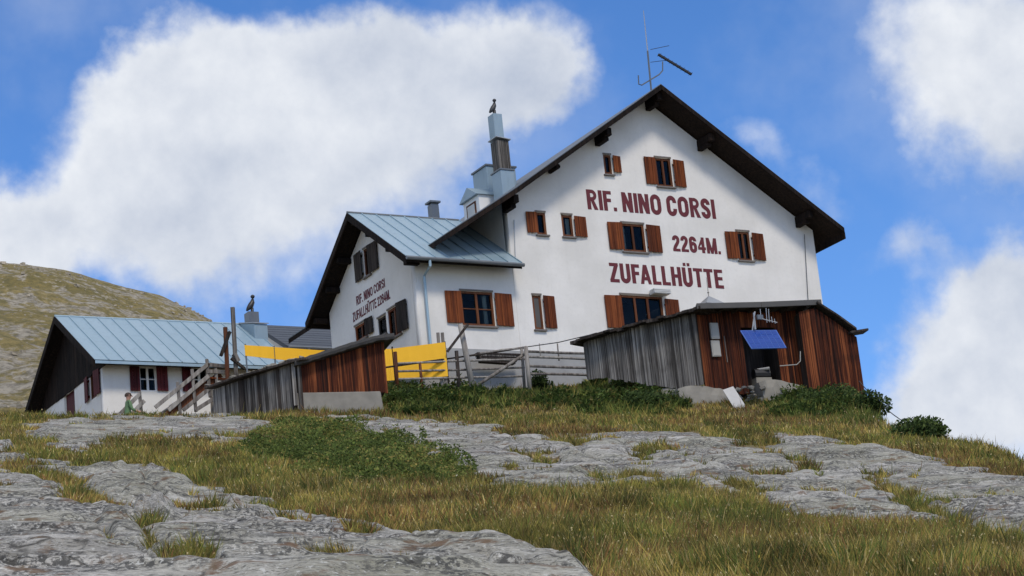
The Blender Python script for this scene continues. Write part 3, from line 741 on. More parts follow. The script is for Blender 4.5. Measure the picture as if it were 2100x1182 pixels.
out = [(XL, zb), (XR, zb), (XR, roof_z(XR) - TH - .03), (apex[0], apex[2] - TH - .05), (XL, roof_z(XL) - TH - .03)]
sheet('wall', out, holes, 'plaster', hut, FP.org, FP.t, FP.n, .32)
mb = MB(); mb.box((XL, YF + .32, zb), (XL + .3, YB, roof_z(XL) - TH - .03)); mb.build('wall', 'plaster', hut)
mb = MB(); mb.box((XR - .3, YF + .32, zb), (XR, YB, roof_z(XR) - TH - .06)); mb.build('wall', 'plaster', hut)
mb = MB(); mb.prism([(XL + .3, YB - .3, zb), (XR - .3, YB - .3, zb), (XR - .3, YB - .3, roof_z(XR) - .3), (apex[0], YB - .3, apex[2] - TH - .1), (XL + .3, YB - .3, roof_z(XL) - .3)], (0, .3, 0)); mb.build('wall', 'plaster', hut)
# plinth under the plaster
mb = MB(); mb.box((XA - .03, YF - .035, zb - .1), (XR + .03, YF - .003, 18.36)); mb.build('plinth', 'plinth', hut)
# annex walls
e0 = on_y(832, 526, YF - .6); AX0 = float(e0[0]); rA = on_x(712, 438, AX0); bA = on_x(630, 672, AX0)
ridY, ridZ, eavZ = float(rA[1]), float(rA[2]), float(e0[2])
backY = 2 * ridY - float(e0[1]); wallBackY = 2 * ridY - YF
sl = (ridZ - eavZ) / (ridY - e0[1])
def ann_z(y): return ridZ - abs(y - ridY) * sl
aw = FA.rect(942, 596, 1017, 671)
sheet('wall', [(XA, zb), (XL, zb), (XL, ann_z(YF) - .22), (XA, ann_z(YF) - .22)], [rpoly(aw)], 'plaster', hut, FA.org, FA.t, FA.n, .3)
gl_up = GP.rect(745, 513, 757, 575); gl_l = GP.rect(719, 668, 752, 690); gl_m = GP.rect(774, 652, 791, 676); gl_r = GP.rect(794, 640, 820, 678)
def gr(xa, ya, xb, yb, h):            # gable opening from its upper corners and a height in metres
    a, b = GP.at(xa, ya), GP.at(xb, yb); z1 = (a[1] + b[1]) / 2; return (a[0], b[0], z1 - h, z1)
gl_up = gr(744, 513, 757, 505, .95); gl_l = gr(727, 671, 752, 657, .55); gl_m = gr(774, 655, 791, 645, .62); gl_r = gr(794, 638, 819, 623, .98)
sheet('wall', [(-wallBackY, zb), (-(YF + .32), zb), (-(YF + .32), ann_z(YF + .32) - .22), (-ridY, ridZ - .25), (-wallBackY, ann_z(wallBackY) - .22)],
      [rpoly(x) for x in (gl_up, gl_l, gl_m, gl_r)], 'plaster', hut, GP.org, GP.t, GP.n, .3)
mb = MB(); mb.box((XA + .3, wallBackY - .3, zb), (XL, wallBackY, ann_z(wallBackY) - .25)); mb.build('wall', 'plaster', hut)
mb = MB(); mb.box((XA - .035, YF + .0, zb - .1), (XA - .003, wallBackY, 18.3)); mb.build('plinth', 'plinth', hut)

# windows
window(FP, hut, FP.rect(*W['attic_small'][0]), None, FP.rect(*W['attic_small'][2]), cols=1)
window(FP, hut, FP.rect(*W['attic'][0]), FP.rect(*W['attic'][1]), FP.rect(*W['attic'][2]), cols=2, tl=.0, tr=-.07)
window(FP, hut, FP.rect(*W['upper_left'][0]), FP.rect(*W['upper_left'][1]), None, cols=1)
window(FP, hut, FP.rect(*W['upper_second'][0]), None, FP.rect(*W['upper_second'][2]), cols=1, curtain=[(.5, .95)])
window(FP, hut, FP.rect(*W['upper_mid'][0]), FP.rect(*W['upper_mid'][1]), FP.rect(*W['upper_mid'][2]), cols=2, curtain=[(.0, .22)], tr=-.06)
window(FP, hut, FP.rect(*W['upper_right'][0]), FP.rect(*W['upper_right'][1]), FP.rect(*W['upper_right'][2]), cols=2, tr=-.07)
window(FP, hut, FP.rect(*W['ground_mid'][0]), FP.rect(*W['ground_mid'][1]), FP.rect(*W['ground_mid'][2]), cols=3)
gw = window(FP, hut, FP.rect(*W['ground_left'][0]), None, FP.rect(*W['ground_left'][2]), cols=1, panes=False, depth=.1)
r = FP.rect(*W['ground_left'][0]); b = MB(); FP.slab(b, r[0] + .05, r[1] - .05, r[2] + .05, r[3] - .05, -.08, -.05); part_label(b.build('blind', 'grey_board', gw), 'grey closed blind')
window(FA, hut, aw, FA.rect(910, 597, 941, 664), FA.rect(1019, 603, 1054, 671), cols=2, rows=2, curtain=[(.72, .84)])
window(GP, hut, gl_up, (gl_up[0] - .62, gl_up[0] - .02, gl_up[2], gl_up[3]), (gl_up[1] + .02, gl_up[1] + .62, gl_up[2], gl_up[3]), cols=1, shut='wood_dark', curtain=[(.1, .9)])
window(GP, hut, gl_l, None, (gl_l[1] + .02, gl_l[1] + .5, gl_l[2], gl_l[3]), cols=2, shut='wood_dark', frame='wood_shutter')
window(GP, hut, gl_m, None, None, cols=1, frame='wood_dark')
window(GP, hut, gl_r, None, (gl_r[1] + .02, gl_r[1] + .55, gl_r[2], gl_r[3]), cols=2, shut='wood_dark', frame='wood_shutter', tr=-.1)
# vent box over the ground floor window, lightning conductors
r = FP.rect(1330, 597, 1364, 609); b = MB(); FP.slab(b, r[0], r[1], r[2], r[3], .06, .35)
for k in range(3): z = r[2] + (r[3] - r[2]) * (.2 + .3 * k); FP.slab(b, r[0] - .01, r[1] + .01, z - .012, z + .012, .06, .37)
part_label(b.build('vent_box', 'steel_white', hut), 'white slatted vent box over window')
b = MB(); b.tube([FP.pt(*FP.at(1648, 482), .05), FP.pt(*FP.at(1657, 640), .05)], .012, 5); b.build('lightning_conductor', 'iron', hut)
b = MB(); b.tube([FP.pt(*FP.at(1053, 452), .04), FP.pt(*FP.at(1056, 535), .04)], .015, 5); b.build('lightning_conductor', 'galvanised', hut)
# lettering
def letter_px(text, pl, tl, br, **k):
    a = pl.at(*tl); c = pl.at(*br); return part_label(lettering(text, hut, pl.org, pl.t, pl.n, a[0], c[0], c[1], a[1], **k), 'maroon painted lettering ' + text)
letter_px('RIF. NINO CORSI', FP, (1201, 388.5), (1468, 449.5))
letter_px('2264M.', FP, (1377, 483), (1479, 522))
letter_px('ZUFALLHÜTTE', FP, (1247.5, 539), (1485, 592.5))
a = GP.at(731, 618.5); b_ = GP.at(789.5, 579)
def glet(text, L0, L1, R0, R1):
    a = GP.at(*L0); b = GP.at(*L1); c = GP.at(*R0); d = GP.at(*R1)
    part_label(lettering(text, hut, GP.org, GP.t, GP.n, (a[0] + b[0]) / 2, (c[0] + d[0]) / 2, (b[1] + d[1]) / 2, (a[1] + c[1]) / 2, stroke=.17), 'small maroon lettering ' + text)
glet('RIF. NINO CORSI', (731, 609), (731, 627), (789.5, 569), (789.5, 590))
glet('ZUFALLHÜTTE 2264M.', (724, 643), (724, 661), (800, 592), (800, 614))

# main roof: two slopes (left one kicks out at the bottom) with a deep front overhang
y0, y1 = YF - ov, YB + .6
def slope(name, P, Q, mat, z_off, th, ya=y0, yb=y1):
    mb = MB(); mb.hexa([(P[0], ya, P[2] + z_off - th), (Q[0], ya, Q[2] + z_off - th), (Q[0], yb, Q[2] + z_off - th), (P[0], yb, P[2] + z_off - th)],
                       [(P[0], ya, P[2] + z_off), (Q[0], ya, Q[2] + z_off), (Q[0], yb, Q[2] + z_off), (P[0], yb, P[2] + z_off)])
    return mb.build(name, mat, hut if name == 'roof' else ROOF)
mb = MB()
for P, Q in ((tip, kink), (kink, apex), (apex, rt)):
    mb.hexa([(P[0], y0 + .03, P[2] - TH), (Q[0], y0 + .03, Q[2] - TH), (Q[0], y1, Q[2] - TH), (P[0], y1, P[2] - TH)], [(P[0], y0 + .03, P[2] - .03), (Q[0], y0 + .03, Q[2] - .03), (Q[0], y1, Q[2] - .03), (P[0], y1, P[2] - .03)])
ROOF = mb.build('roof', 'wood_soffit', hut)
for P, Q in ((tip, kink), (kink, apex), (apex, rt)):
    slope('roof_sheet', P, Q, 'zinc_dark', 0, .028)
    mb = MB(); mb.hexa([(P[0], y0 - .03, P[2] - .21), (Q[0], y0 - .03, Q[2] - .21), (Q[0], y0 + .028, Q[2] - .21), (P[0], y0 + .028, P[2] - .21)], [(P[0], y0 - .03, P[2] - .035), (Q[0], y0 - .03, Q[2] - .035), (Q[0], y0 + .028, Q[2] - .035), (P[0], y0 + .028, P[2] - .035)])
    mb.build('verge_board', 'wood_soffit', ROOF)
# soffit boards under the right overhang and the rafters
for x in np.arange(tip[0] + .3, rt[0], .62):
    pass
for px, py in ((1247, 270), (1056, 402), (1459, 290), (1661, 446), (1352, 206)):
    p = on_y(px, py, YF - .75); x = float(p[0]); z = roof_z(x) - TH - .14
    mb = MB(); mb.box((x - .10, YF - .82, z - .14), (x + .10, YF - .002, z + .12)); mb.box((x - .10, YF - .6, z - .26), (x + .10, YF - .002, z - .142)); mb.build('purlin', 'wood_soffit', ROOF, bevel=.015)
p = on_y(1143, 342, YF - .5); mb = MB(); mb.tube([(p[0], YF - .55, p[2]), (p[0], YF - .002, p[2])], .09, 8); mb.build('purlin', 'wood_soffit', ROOF)
# right eave fascia
mb = MB(); mb.hexa([(rt[0] - .02, y0, rt[2] - .42), (rt[0] + .03, y0, rt[2] - .42), (rt[0] + .03, y1, rt[2] - .42), (rt[0] - .02, y1, rt[2] - .42)], [(rt[0] - .02, y0, rt[2] - .19), (rt[0] + .03, y0, rt[2] - .19), (rt[0] + .03, y1, rt[2] - .19), (rt[0] - .02, y1, rt[2] - .19)]); mb.build('eave_board', 'wood_soffit', ROOF)

# annex roof
AX1 = XL - .003
mb = MB()
ey = float(e0[1])
for ya, za, yb, zb_ in ((ey, eavZ, ridY, ridZ), (backY, eavZ, ridY, ridZ)):
    mb.hexa([(AX0 + .03, ya, za - .18), (AX1, ya, za - .18), (AX1, yb, zb_ - .18), (AX0 + .03, yb, zb_ - .18)], [(AX0 + .03, ya, za), (AX1, ya, za), (AX1, yb, zb_), (AX0 + .03, yb, zb_)])
AROOF = mb.build('roof', 'wood_soffit', hut)
n_p = 8; pw = (AX1 - AX0) / n_p
sloped_panels(AROOF, (AX0, ey - .03, eavZ - .02), (AX0, ridY, ridZ), (1, 0, 0), n_p, pw)
sloped_panels(AROOF, (AX0, backY + .03, eavZ - .02), (AX0, ridY, ridZ), (1, 0, 0), n_p, pw)
mb = MB(); mb.tube([(AX0 - .01, ridY, ridZ + .03), (AX1, ridY, ridZ + .03)], .05, 8); mb.build('ridge_cap', 'zinc_dark', AROOF)
for ya in (ey, backY):
    mb = MB(); mb.hexa([(AX0 - .03, ya, eavZ - .24), (AX0 + .028, ya, eavZ - .24), (AX0 + .028, ridY, ridZ - .24), (AX0 - .03, ridY, ridZ - .24)], [(AX0 - .03, ya, eavZ + .01), (AX0 + .028, ya, eavZ + .01), (AX0 + .028, ridY, ridZ + .01), (AX0 - .03, ridY, ridZ + .01)]); mb.build('verge_board', 'wood_soffit', AROOF)
for y in (YF - .25, YF + .9, ridY - 1.0, ridY, ridY + 1.3, wallBackY - .9, wallBackY + .2):
    z = ann_z(y) - .30; mb = MB(); mb.box((AX0 + .12, y - .09, z - .10), (XA - .002, y + .09, z + .08)); mb.build('purlin', 'wood_soffit', AROOF, bevel=.012)
mb = MB(); mb.tube([(AX0 - .02, ey - .09, eavZ - .06), (AX1 + .03, ey - .09, eavZ - .075)], .065, 8); mb.build('gutter', 'zinc_dark', AROOF)
g0 = on_y(881, 530, ey - .09); g1 = on_y(870, 566, YF - .1); g2 = on_y(880, 706, YF - .1)
mb = MB(); mb.tube([(g0[0], ey - .09, eavZ - .1), (g0[0], ey - .09, eavZ - .28), (g1[0], YF - .1, g1[2]), (g1[0], YF - .1, g2[2])], .045, 8); mb.build('downpipe', 'zinc', hut)
p = on_y(889, 452, ridY + .3); mb = MB(); mb.box((p[0] - .14, ridY + .1, p[2] - .6), (p[0] + .14, ridY + .38, p[2] + .5)); ch = mb.build('flue', 'zinc_dark', hut)
mb = MB(); mb.box((p[0] - .2, ridY + .04, p[2] + .56), (p[0] + .2, ridY + .44, p[2] + .62)); mb.box((p[0] - .1, ridY + .14, p[2] + .5), (p[0] + .1, ridY + .34, p[2] + .56)); mb.build('flue_cap', 'zinc_dark', ch)

# chimneys and dormer on the left slope of the main roof
def chim_box(Y, x0, x1, ytop, ybot, dep, name, mat, parent):
    a = on_y(x0, ytop, Y); b = on_y(x1, ytop, Y); c = on_y(x0, ybot, Y)
    mb = MB(); mb.box((a[0], Y, c[2]), (b[0], Y + dep, a[2])); return mb.build(name, mat, parent, bevel=.01), (a[0], b[0], a[2], c[2])
c1, q = chim_box(YF + 1.6, 1026, 1053, 348, 430, .62, 'chimney', 'zinc_box', hut); part_label(c1, 'metal clad chimney box beside front verge')
mb = MB(); mb.box((q[0] - .03, YF + 1.57, q[2]), (q[1] + .03, YF + 2.25, q[2] + .05)); mb.build('chimney_cap', 'zinc_dark', c1)
xm = (q[0] + q[1]) / 2
fz = on_y(1028, 289, YF + 1.75)[2]
mb = MB(); mb.box((xm - .22, YF + 1.68, q[2] + .052), (xm + .22, YF + 2.12, fz)); fl = mb.build('flue', 'wood_grey', c1)
mb = MB(); mb.hexa([(xm - .28, YF + 1.6, fz + .08), (xm + .28, YF + 1.6, fz + .01), (xm + .28, YF + 2.2, fz + .01), (xm - .28, YF + 2.2, fz + .08)], [(xm - .28, YF + 1.6, fz + .11), (xm + .28, YF + 1.6, fz + .04), (xm + .28, YF + 2.2, fz + .04), (xm - .28, YF + 2.2, fz + .11)]); mb.build('flue_cap', 'galvanised', c1)
a = on_y(1011, 232, YF + 2.9); b = on_y(1029, 232, YF + 2.9); lo = on_y(1020, 420, YF + 2.9)[2]
mb = MB(); mb.box((a[0], YF + 2.9, lo), (b[0], YF + 3.3, a[2])); c2 = mb.build('chimney', 'zinc_box', hut, bevel=.01); part_label(c2, 'tall thin metal chimney with black cowl')
def cowl(base, h, parent):           # turning hood on a stem, open side to the lee
    x, y, z = base; mb = MB(); mb.tube([(x, y, z - .1), (x, y, z + h * .3)], .06, 8)
    mb.tube([(x - h * .30, y, z + h * .14), (x - h * .20, y, z + h * .26), (x - h * .06, y, z + h * .42), (x + h * .04, y, z + h * .60), (x + h * .07, y, z + h * .78)], [h * .05, h * .11, h * .15, h * .12, h * .055], 9)
    mb.tube([(x + h * .07, y, z + h * .76), (x + h * .07, y, z + h * .84)], [h * .05, h * .05], 8)
    mb.lathe((x + h * .075, y, z + h * .80), [(.02, 0), (h * .09, h * .03), (h * .115, h * .09), (h * .09, h * .15), (.02, h * .19)], 9)
    return mb.build('cowl', 'iron', parent, smooth=True)
cowl(((a[0] + b[0]) / 2, YF + 3.1, a[2]), .62, c2)
c3, q3 = chim_box(YF + 3.2, 997, 1056, 340, 425, 1.0, 'chimney', 'zinc_box', hut); part_label(c3, 'broad metal clad chimney block behind the flue')
mb = MB(); mb.box((q3[0] - .04, YF + 3.16, q3[2]), (q3[1] + .04, YF + 4.24, q3[2] + .06)); mb.build('chimney_cap', 'zinc_dark', c3)
a = on_y(985, 385, YF + 2.6); b = on_y(1009, 392, YF + 2.6); lo = on_y(985, 450, YF + 2.6)[2]
dx0, dx1, dz = float(a[0]) - .1, float(b[0]) + .6, float(a[2])
mb = MB(); dy0, dy1 = YF + 2.6, YF + 3.7
mb.box((dx0, dy0, lo - .5), (dx1, dy1, dz - .25)); dm = mb.build('dormer', 'white_paint', hut)
mb = MB(); ym = (dy0 + dy1) / 2
mb.prism([(dx0 - .12, dy0 - .08, dz - .248), (dx0 - .12, ym, dz + .16), (dx0 - .12, dy1 + .08, dz - .248)], (dx1 - dx0 + .1, 0, 0)); mb.build('dormer_roof', 'zinc_box', dm)
mb = MB(); mb.box((dx0 - .02, dy0 + .22, lo - .35), (dx0 - .003, dy1 - .22, dz - .4)); mb.build('dormer_window', 'wood_frame', dm)
mb = MB(); mb.box((dx0 - .032, dy0 + .3, lo - .3), (dx0 - .022, dy1 - .3, dz - .47)); mb.build('pane', 'curtain', dm)

# antenna on the ridge
ay = YF - .2
p0 = on_y(1335, 182, ay); ant = thing('roof_antenna', 'thin whip and bar antenna mast on the gable peak of the hut', 'antenna', p0)
A_ = lambda x, y: on_y(x, y, ay)
mb = MB(); mb.tube([A_(1336, 190), A_(1328, 105)], .035, 6); mb.build('mast', 'zinc_dark', ant)
mb = MB(); mb.tube([A_(1328, 105), A_(1319.5, 22)], [.022, .012], 5); mb.build('whip', 'galvanised', ant)
mb = MB(); mb.tube([A_(1309, 155), A_(1310, 173), A_(1316, 175), A_(1352, 153), A_(1359, 145), A_(1359, 127)], .024, 6); mb.build('bracket', 'zinc_dark', ant)
mb = MB(); mb.beam(A_(1350, 112), A_(1418, 153), .07, .07); mb.build('boom', 'iron', ant)
for k in range(9):
    t = k / 8; c = A_(1352 + 64 * t, 113 + 39 * t); mb = MB(); mb.tube([c - np.array([0, .13, 0]), c + np.array([0, .13, 0])], .008, 4); mb.build('element', 'iron', ant)
mb = MB(); mb.tube([A_(1334, 102), A_(1372, 94)], .01, 4); mb.tube([A_(1334, 128), A_(1366, 124)], .01, 4); mb.build('dipole', 'iron', ant)

# ------------------------------------------------------------------ the lower house on the left
YL = float((ray(213, 800) * 78)[1]); XH = 26.28
LP = Plane('front', YL); LG = Plane('gable', XH)
e = on_y(193, 738, YL - .6); HX0 = float(e[0]); ap = on_x(112, 650, HX0); hr, hz_, he = float(ap[1]), float(ap[2]), float(e[2])
hey = float(e[1]); hby = 2 * hr - hey; hback = 2 * hr - YL
HX1 = float(on_y(508, 660, hr)[0]); slh = (hz_ - he) / (hr - hey)
low = thing('stone_house', 'low white house with wide blue-grey metal roof and dark gable', 'house', (HX0 + 3, YL + 2, 16.5))
zl = 16.2; topz = he + .2; gz = he - .08
lw1 = LP.rect(285, 752, 321.5, 803); lw2 = LP.rect(391, 753, 428, 804)
sheet('wall', [(XH, zl), (HX1 - .3, zl), (HX1 - .3, topz), (XH, topz)], [rpoly(lw1), rpoly(lw2)], 'plaster_warm', low, LP.org, LP.t, LP.n, .3)
def lr(xa, ya, xb, yb, h):
    a, b = LG.at(xa, ya), LG.at(xb, yb); z1 = (a[1] + b[1]) / 2; return (a[0], b[0], z1 - h, z1)
lg1 = lr(184, 772, 196, 762, .85); lgd = lr(131, 812, 152, 796, 2.0)
lgd = (lgd[0], lgd[1], zl + .3, lgd[3])
sheet('wall', [(-hback, zl), (-(YL + .3), zl), (-(YL + .3), topz), (-hback, topz)], [rpoly(lg1), rpoly(lgd)], 'plaster_warm', low, LG.org, LG.t, LG.n, .3)
mb = MB(); mb.box((XH + .3, hback - .3, zl), (HX1 - .3, hback, topz)); mb.build('wall', 'plaster_warm', low)
mb = MB(); mb.box((HX1 - .3, YL, zl), (HX1 - .02, hback, topz)); mb.build('wall', 'plaster_warm', low)
window(LP, low, lw1, LP.rect(264, 752, 284, 803), LP.rect(322.5, 753, 344.7, 803), cols=2, rows=2, shut='wood_maroon', frame='white_paint', bar='white_paint', tl=0, tr=0, sill=False, lintel=False, fw=.04)
window(LP, low, lw2, LP.rect(371, 753, 390, 804), None, cols=2, rows=2, shut='wood_maroon', frame='white_paint', bar='white_paint', tl=0, tr=0, sill=False, lintel=False, fw=.04)
window(LG, low, lg1, (lg1[0] - .45, lg1[0] - .01, lg1[2], lg1[3]), (lg1[1] + .01, lg1[1] + .45, lg1[2], lg1[3]), cols=1, shut='wood_maroon', frame='wood_frame', sill=False)
b = MB(); LG.slab(b, lgd[0] + .01, lgd[1] - .01, lgd[2], lgd[3] - .01, -.14, -.08); b.build('door', 'wood_maroon', low)
# boarded upper gable: each board a part
y = hback - .05
gbl = MB(); gbl.prism([(XH + .02, YL + .05, topz + .002), (XH + .02, hback - .05, topz + .002), (XH + .02, hr, hz_ - .3)], (.1, 0, 0)); GB = gbl.build('gable_wall', 'wood_soffit', low)
nb_ = 26
for i in range(nb_):
    ya = YL - .35 + (hback + .35 - YL + .35) * i / nb_; yb = ya + (hback - YL + .7) / nb_ - .008
    za, zb2 = hz_ - abs(ya - hr) * slh - .22, hz_ - abs(yb - hr) * slh - .22
    zlo = gz - random.uniform(0, .03); o = random.uniform(0, .008)
    if min(za, zb2) < zlo + .03: continue
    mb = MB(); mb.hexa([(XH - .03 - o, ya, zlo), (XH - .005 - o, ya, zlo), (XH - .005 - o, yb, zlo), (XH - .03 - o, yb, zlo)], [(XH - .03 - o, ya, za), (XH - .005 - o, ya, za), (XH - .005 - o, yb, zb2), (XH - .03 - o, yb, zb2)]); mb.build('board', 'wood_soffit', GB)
mb = MB()
for ya in (hey, hby):
    mb.hexa([(HX0 + .03, ya, he - .16), (HX1, ya, he - .16), (HX1, hr, hz_ - .16), (HX0 + .03, hr, hz_ - .16)], [(HX0 + .03, ya, he), (HX1, ya, he), (HX1, hr, hz_), (HX0 + .03, hr, hz_)])
LROOF = mb.build('roof', 'wood_soffit', low)
n_p = 14; pw = (HX1 + .02 - HX0) / n_p
sloped_panels(LROOF, (HX0, hey - .03, he - .02), (HX0, hr, hz_), (1, 0, 0), n_p, pw)
sloped_panels(LROOF, (HX0, hby + .03, he - .02), (HX0, hr, hz_), (1, 0, 0), n_p, pw)
for ya in (hey, hby):
    mb = MB(); mb.hexa([(HX0 - .03, ya, he - .24), (HX0 + .028, ya, he - .24), (HX0 + .028, hr, hz_ - .24), (HX0 - .03, hr, hz_ - .24)], [(HX0 - .03, ya, he + .01), (HX0 + .028, ya, he + .01), (HX0 + .028, hr, hz_ + .01), (HX0 - .03, hr, hz_ + .01)]); mb.build('verge_board', 'wood_soffit', LROOF)
mb = MB(); mb.tube([(HX0, hr, hz_ + .03), (HX1, hr, hz_ + .03)], .045, 8); mb.build('ridge_cap', 'zinc', LROOF)
mb = MB(); mb.box((HX0 + .02, hey - .055, he - .13), (HX1, hey - .032, he - .03)); mb.build('eave_board', 'zinc', LROOF)
Yc = hr - 1.35; a = on_y(521, 664, Yc); b = on_y(548, 664, Yc); lo = on_y(530, 712, Yc)[2]; bk = hr - .1
mb = MB(); mb.hexa([(a[0], Yc, lo), (b[0], Yc, lo), (b[0], bk, lo), (a[0], bk, lo)], [(a[0], Yc, a[2]), (b[0], Yc, a[2]), (b[0], bk, a[2] + .34), (a[0], bk, a[2] + .34)]); c4 = mb.build('chimney', 'zinc_box', low, bevel=.01)
mb = MB(); mb.hexa([(a[0] - .04, Yc - .05, a[2] + .003), (b[0] + .04, Yc - .05, a[2] + .003), (b[0] + .04, bk + .03, a[2] + .36), (a[0] - .04, bk + .03, a[2] + .36)], [(a[0] - .04, Yc - .05, a[2] + .04), (b[0] + .04, Yc - .05, a[2] + .04), (b[0] + .04, bk + .03, a[2] + .40), (a[0] - .04, bk + .03, a[2] + .40)]); mb.build('chimney_cap', 'galvanised', c4)
mb = MB(); xm = (a[0] + b[0]) / 2; mb.box((xm - .2, Yc + .55, a[2] + .2), (xm + .2, Yc + .95, a[2] + .62)); mb.build('flue', 'zinc_dark', c4)
cowl((xm + .04, Yc + .75, a[2] + .6), .72, c4)

# slate roofed house behind
Ys = 88.0
a = on_y(520, 667, Ys); b = on_y(690, 674, Ys); c = on_y(560, 712, Ys - 3.2)
back = thing('slate_house', 'house behind with dark slate roof, between low house and hut', 'house', (a[0] + 3, Ys, c[2] - 4))
x0, x1, zr_, ze = float(a[0]), float(b[0]), float(a[2]), float(c[2])
mb = MB(); mb.prism([(x0 + .2, Ys - 3, ze - .1), (x0 + .2, Ys + 3, ze - .1), (x0 + .2, Ys, zr_ - .2)], (x1 - x0 - .4, 0, 0)); mb.box((x0 + .2, Ys - 3, ze - 4), (x1 - .2, Ys + 3, ze - .102)); mb.build('wall', 'plaster', back)
mb = MB()
for s in (-1, 1):
    mb.hexa([(x0, Ys + s * 3.3, ze - .16), (x1, Ys + s * 3.3, ze - .16), (x1, Ys, zr_ - .12), (x0, Ys, zr_ - .12)], [(x0, Ys + s * 3.3, ze), (x1, Ys + s * 3.3, ze), (x1, Ys, zr_), (x0, Ys, zr_)])
srf = mb.build('roof', 'slate', back)
nrow = 9
for k in range(nrow):
    t0, t1 = k / nrow, (k + 1.15) / nrow; t1 = min(t1, 1)
    mb = MB(); y_a, y_b = Ys - 3.3 + 3.3 * t0, Ys - 3.3 + 3.3 * t1; z_a, z_b = ze + (zr_ - ze) * t0 + .03, ze + (zr_ - ze) * t1 + .008
    mb.hexa([(x0, y_a, z_a), (x1, y_a, z_a), (x1, y_b, z_b), (x0, y_b, z_b)], [(x0, y_a, z_a + .02), (x1, y_a, z_a + .02), (x1, y_b, z_b + .02), (x0, y_b, z_b + .02)]); mb.build('slate_course', 'slate', srf)
mb = MB(); mb.tube([(x0, Ys - 3.4, ze - .02), (x1, Ys - 3.4, ze - .02)], .06, 7); mb.build('gutter', 'zinc_dark', back)

# ------------------------------------------------------------------ plank sheds
def level(phi):                       # unit level vector to the viewer's right that recedes by phi degrees
    a = math.radians(phi); return HR * math.cos(a) + HF * math.sin(a)
class Wall:
    def __init__(s, C, D): s.C = np.array(C[:2]); s.D = D; s.n = np.array([D[1], -D[0]])
    def at(s, px, py):
        p = on_wall(px, py, s.C, s.n); return float((p[:2] - s.C) @ s.D), float(p[2])
    def pt(s, a, z, out=0.0): q = s.C + s.D * a + s.n * out; return Vector((float(q[0]), float(q[1]), float(z)))
    def line(s, pts): l = sorted(s.at(*p) for p in pts); return [q[0] for q in l], [q[1] for q in l]
def planked(parent, w, top, bot, mat, width=.15, x0=None, x1=None, name='plank', rag=.03, wall_part=None, mats=None, skip=None):
    ts, tz = w.line(top); bs, bz = w.line(bot)
    a0 = w.at(*x0)[0] if x0 else min(ts); a1 = w.at(*x1)[0] if x1 else max(ts)
    T = lambda a: float(np.interp(a, ts, tz)); B = lambda a: float(np.interp(a, bs, bz))
    a = a0; m = 16
    mb = MB(); vs = []
    ss = np.linspace(a0 + .01, a1 - .01, m)
    poly = [w.pt(s_, B(s_) + .05, -.03) for s_ in ss] + [w.pt(s_, T(s_) - .02, -.03) for s_ in ss[::-1]]
    mb.prism(poly, Vector((-w.n[0] * .06, -w.n[1] * .06, 0))); wall = mb.build('wall', 'wood_dark', parent)
    while a < a1 - .02:
        wd = min(width * random.uniform(.75, 1.25), a1 - a); b = a + wd - random.uniform(.003, .012)
        o = random.uniform(-.004, .014); th = .024; k = random.uniform(-rag, rag); sk = random.uniform(-.006, .006)
        mb = MB(); mb.hexa([w.pt(a, B(a) + k, o - th), w.pt(b, B(b) + k, o - th), w.pt(b, B(b) + k, o), w.pt(a, B(a) + k, o)],
                           [w.pt(a + sk, T(a), o - th), w.pt(b + sk, T(b), o - th), w.pt(b + sk, T(b), o), w.pt(a + sk, T(a), o)])
        mm = mat if not mats or random.random() > .2 else mats
        mb.build(name, mm, wall); a += wd
    return wall
def stone(mb, c, s, seed=None):
    pts = []
    for i in range(10):
        v = Vector((random.gauss(0, 1), random.gauss(0, 1), random.gauss(0, 1))).normalized(); pts.append((c[0] + v.x * s[0] * random.uniform(.8, 1), c[1] + v.y * s[1] * random.uniform(.8, 1), c[2] + v.z * s[2] * random.uniform(.8, 1)))
    bm = bmesh.new(); vs = [bm.verts.new(p) for p in pts]; bmesh.ops.convex_hull(bm, input=vs)
    bm.verts.ensure_lookup_table(); used = [v for v in bm.verts if v.link_faces]; ix = {v: i for i, v in enumerate(used)}
    mb.add([v.co[:] for v in used], [tuple(ix[v] for v in f.verts) for f in bm.faces]); bm.free(); return mb

# left shed
C = at_d(612, 850, 62.0); wA = Wall(C, level(-40)); wB = Wall(C, level(14))
shedL = thing('plank_shed', 'small shed with grey and rust-red planks on a concrete base, left of the yellow banner', 'shed', (C[0], C[1], ground_z(C)))
planked(shedL, wA, [(436, 800), (470, 788), (612, 742)], [(436, 862), (500, 858), (560, 856), (612, 850)], 'wood_grey', .13, mats='wood_dark')
planked(shedL, wB, [(613, 752), (700, 726), (787, 699)], [(613, 810), (700, 808), (783, 806)], 'wood_red', .15, rag=.02)
mb = MB(); s1 = wB.at(793, 850)[0]; zc = wB.at(613, 806)[1]
mb.hexa([wB.pt(-.02, zc - 1.6, .06), wB.pt(s1, zc - 1.6, .10), wB.pt(s1, zc - 1.6, -1.6), wB.pt(-.02, zc - 1.6, -1.6)], [wB.pt(.0, zc, .03), wB.pt(s1 - .12, wB.at(783, 803)[1], .03), wB.pt(s1 - .12, zc, -1.6), wB.pt(.0, zc, -1.6)])
mb.build('foundation', 'concrete', shedL, bevel=.02)
# end wall on the far right and the back, so that it is a closed body
s2, z2 = wB.at(786, 700)
mb = MB(); mb.hexa([wB.pt(s2 - .06, zc, -.09), wB.pt(s2, zc, -.09), wB.pt(s2, zc, -2.2), wB.pt(s2 - .06, zc, -2.2)], [wB.pt(s2 - .06, z2, -.09), wB.pt(s2, z2, -.09), wB.pt(s2, z2, -2.2), wB.pt(s2 - .06, z2, -2.2)]); mb.build('wall', 'wood_dark', shedL)
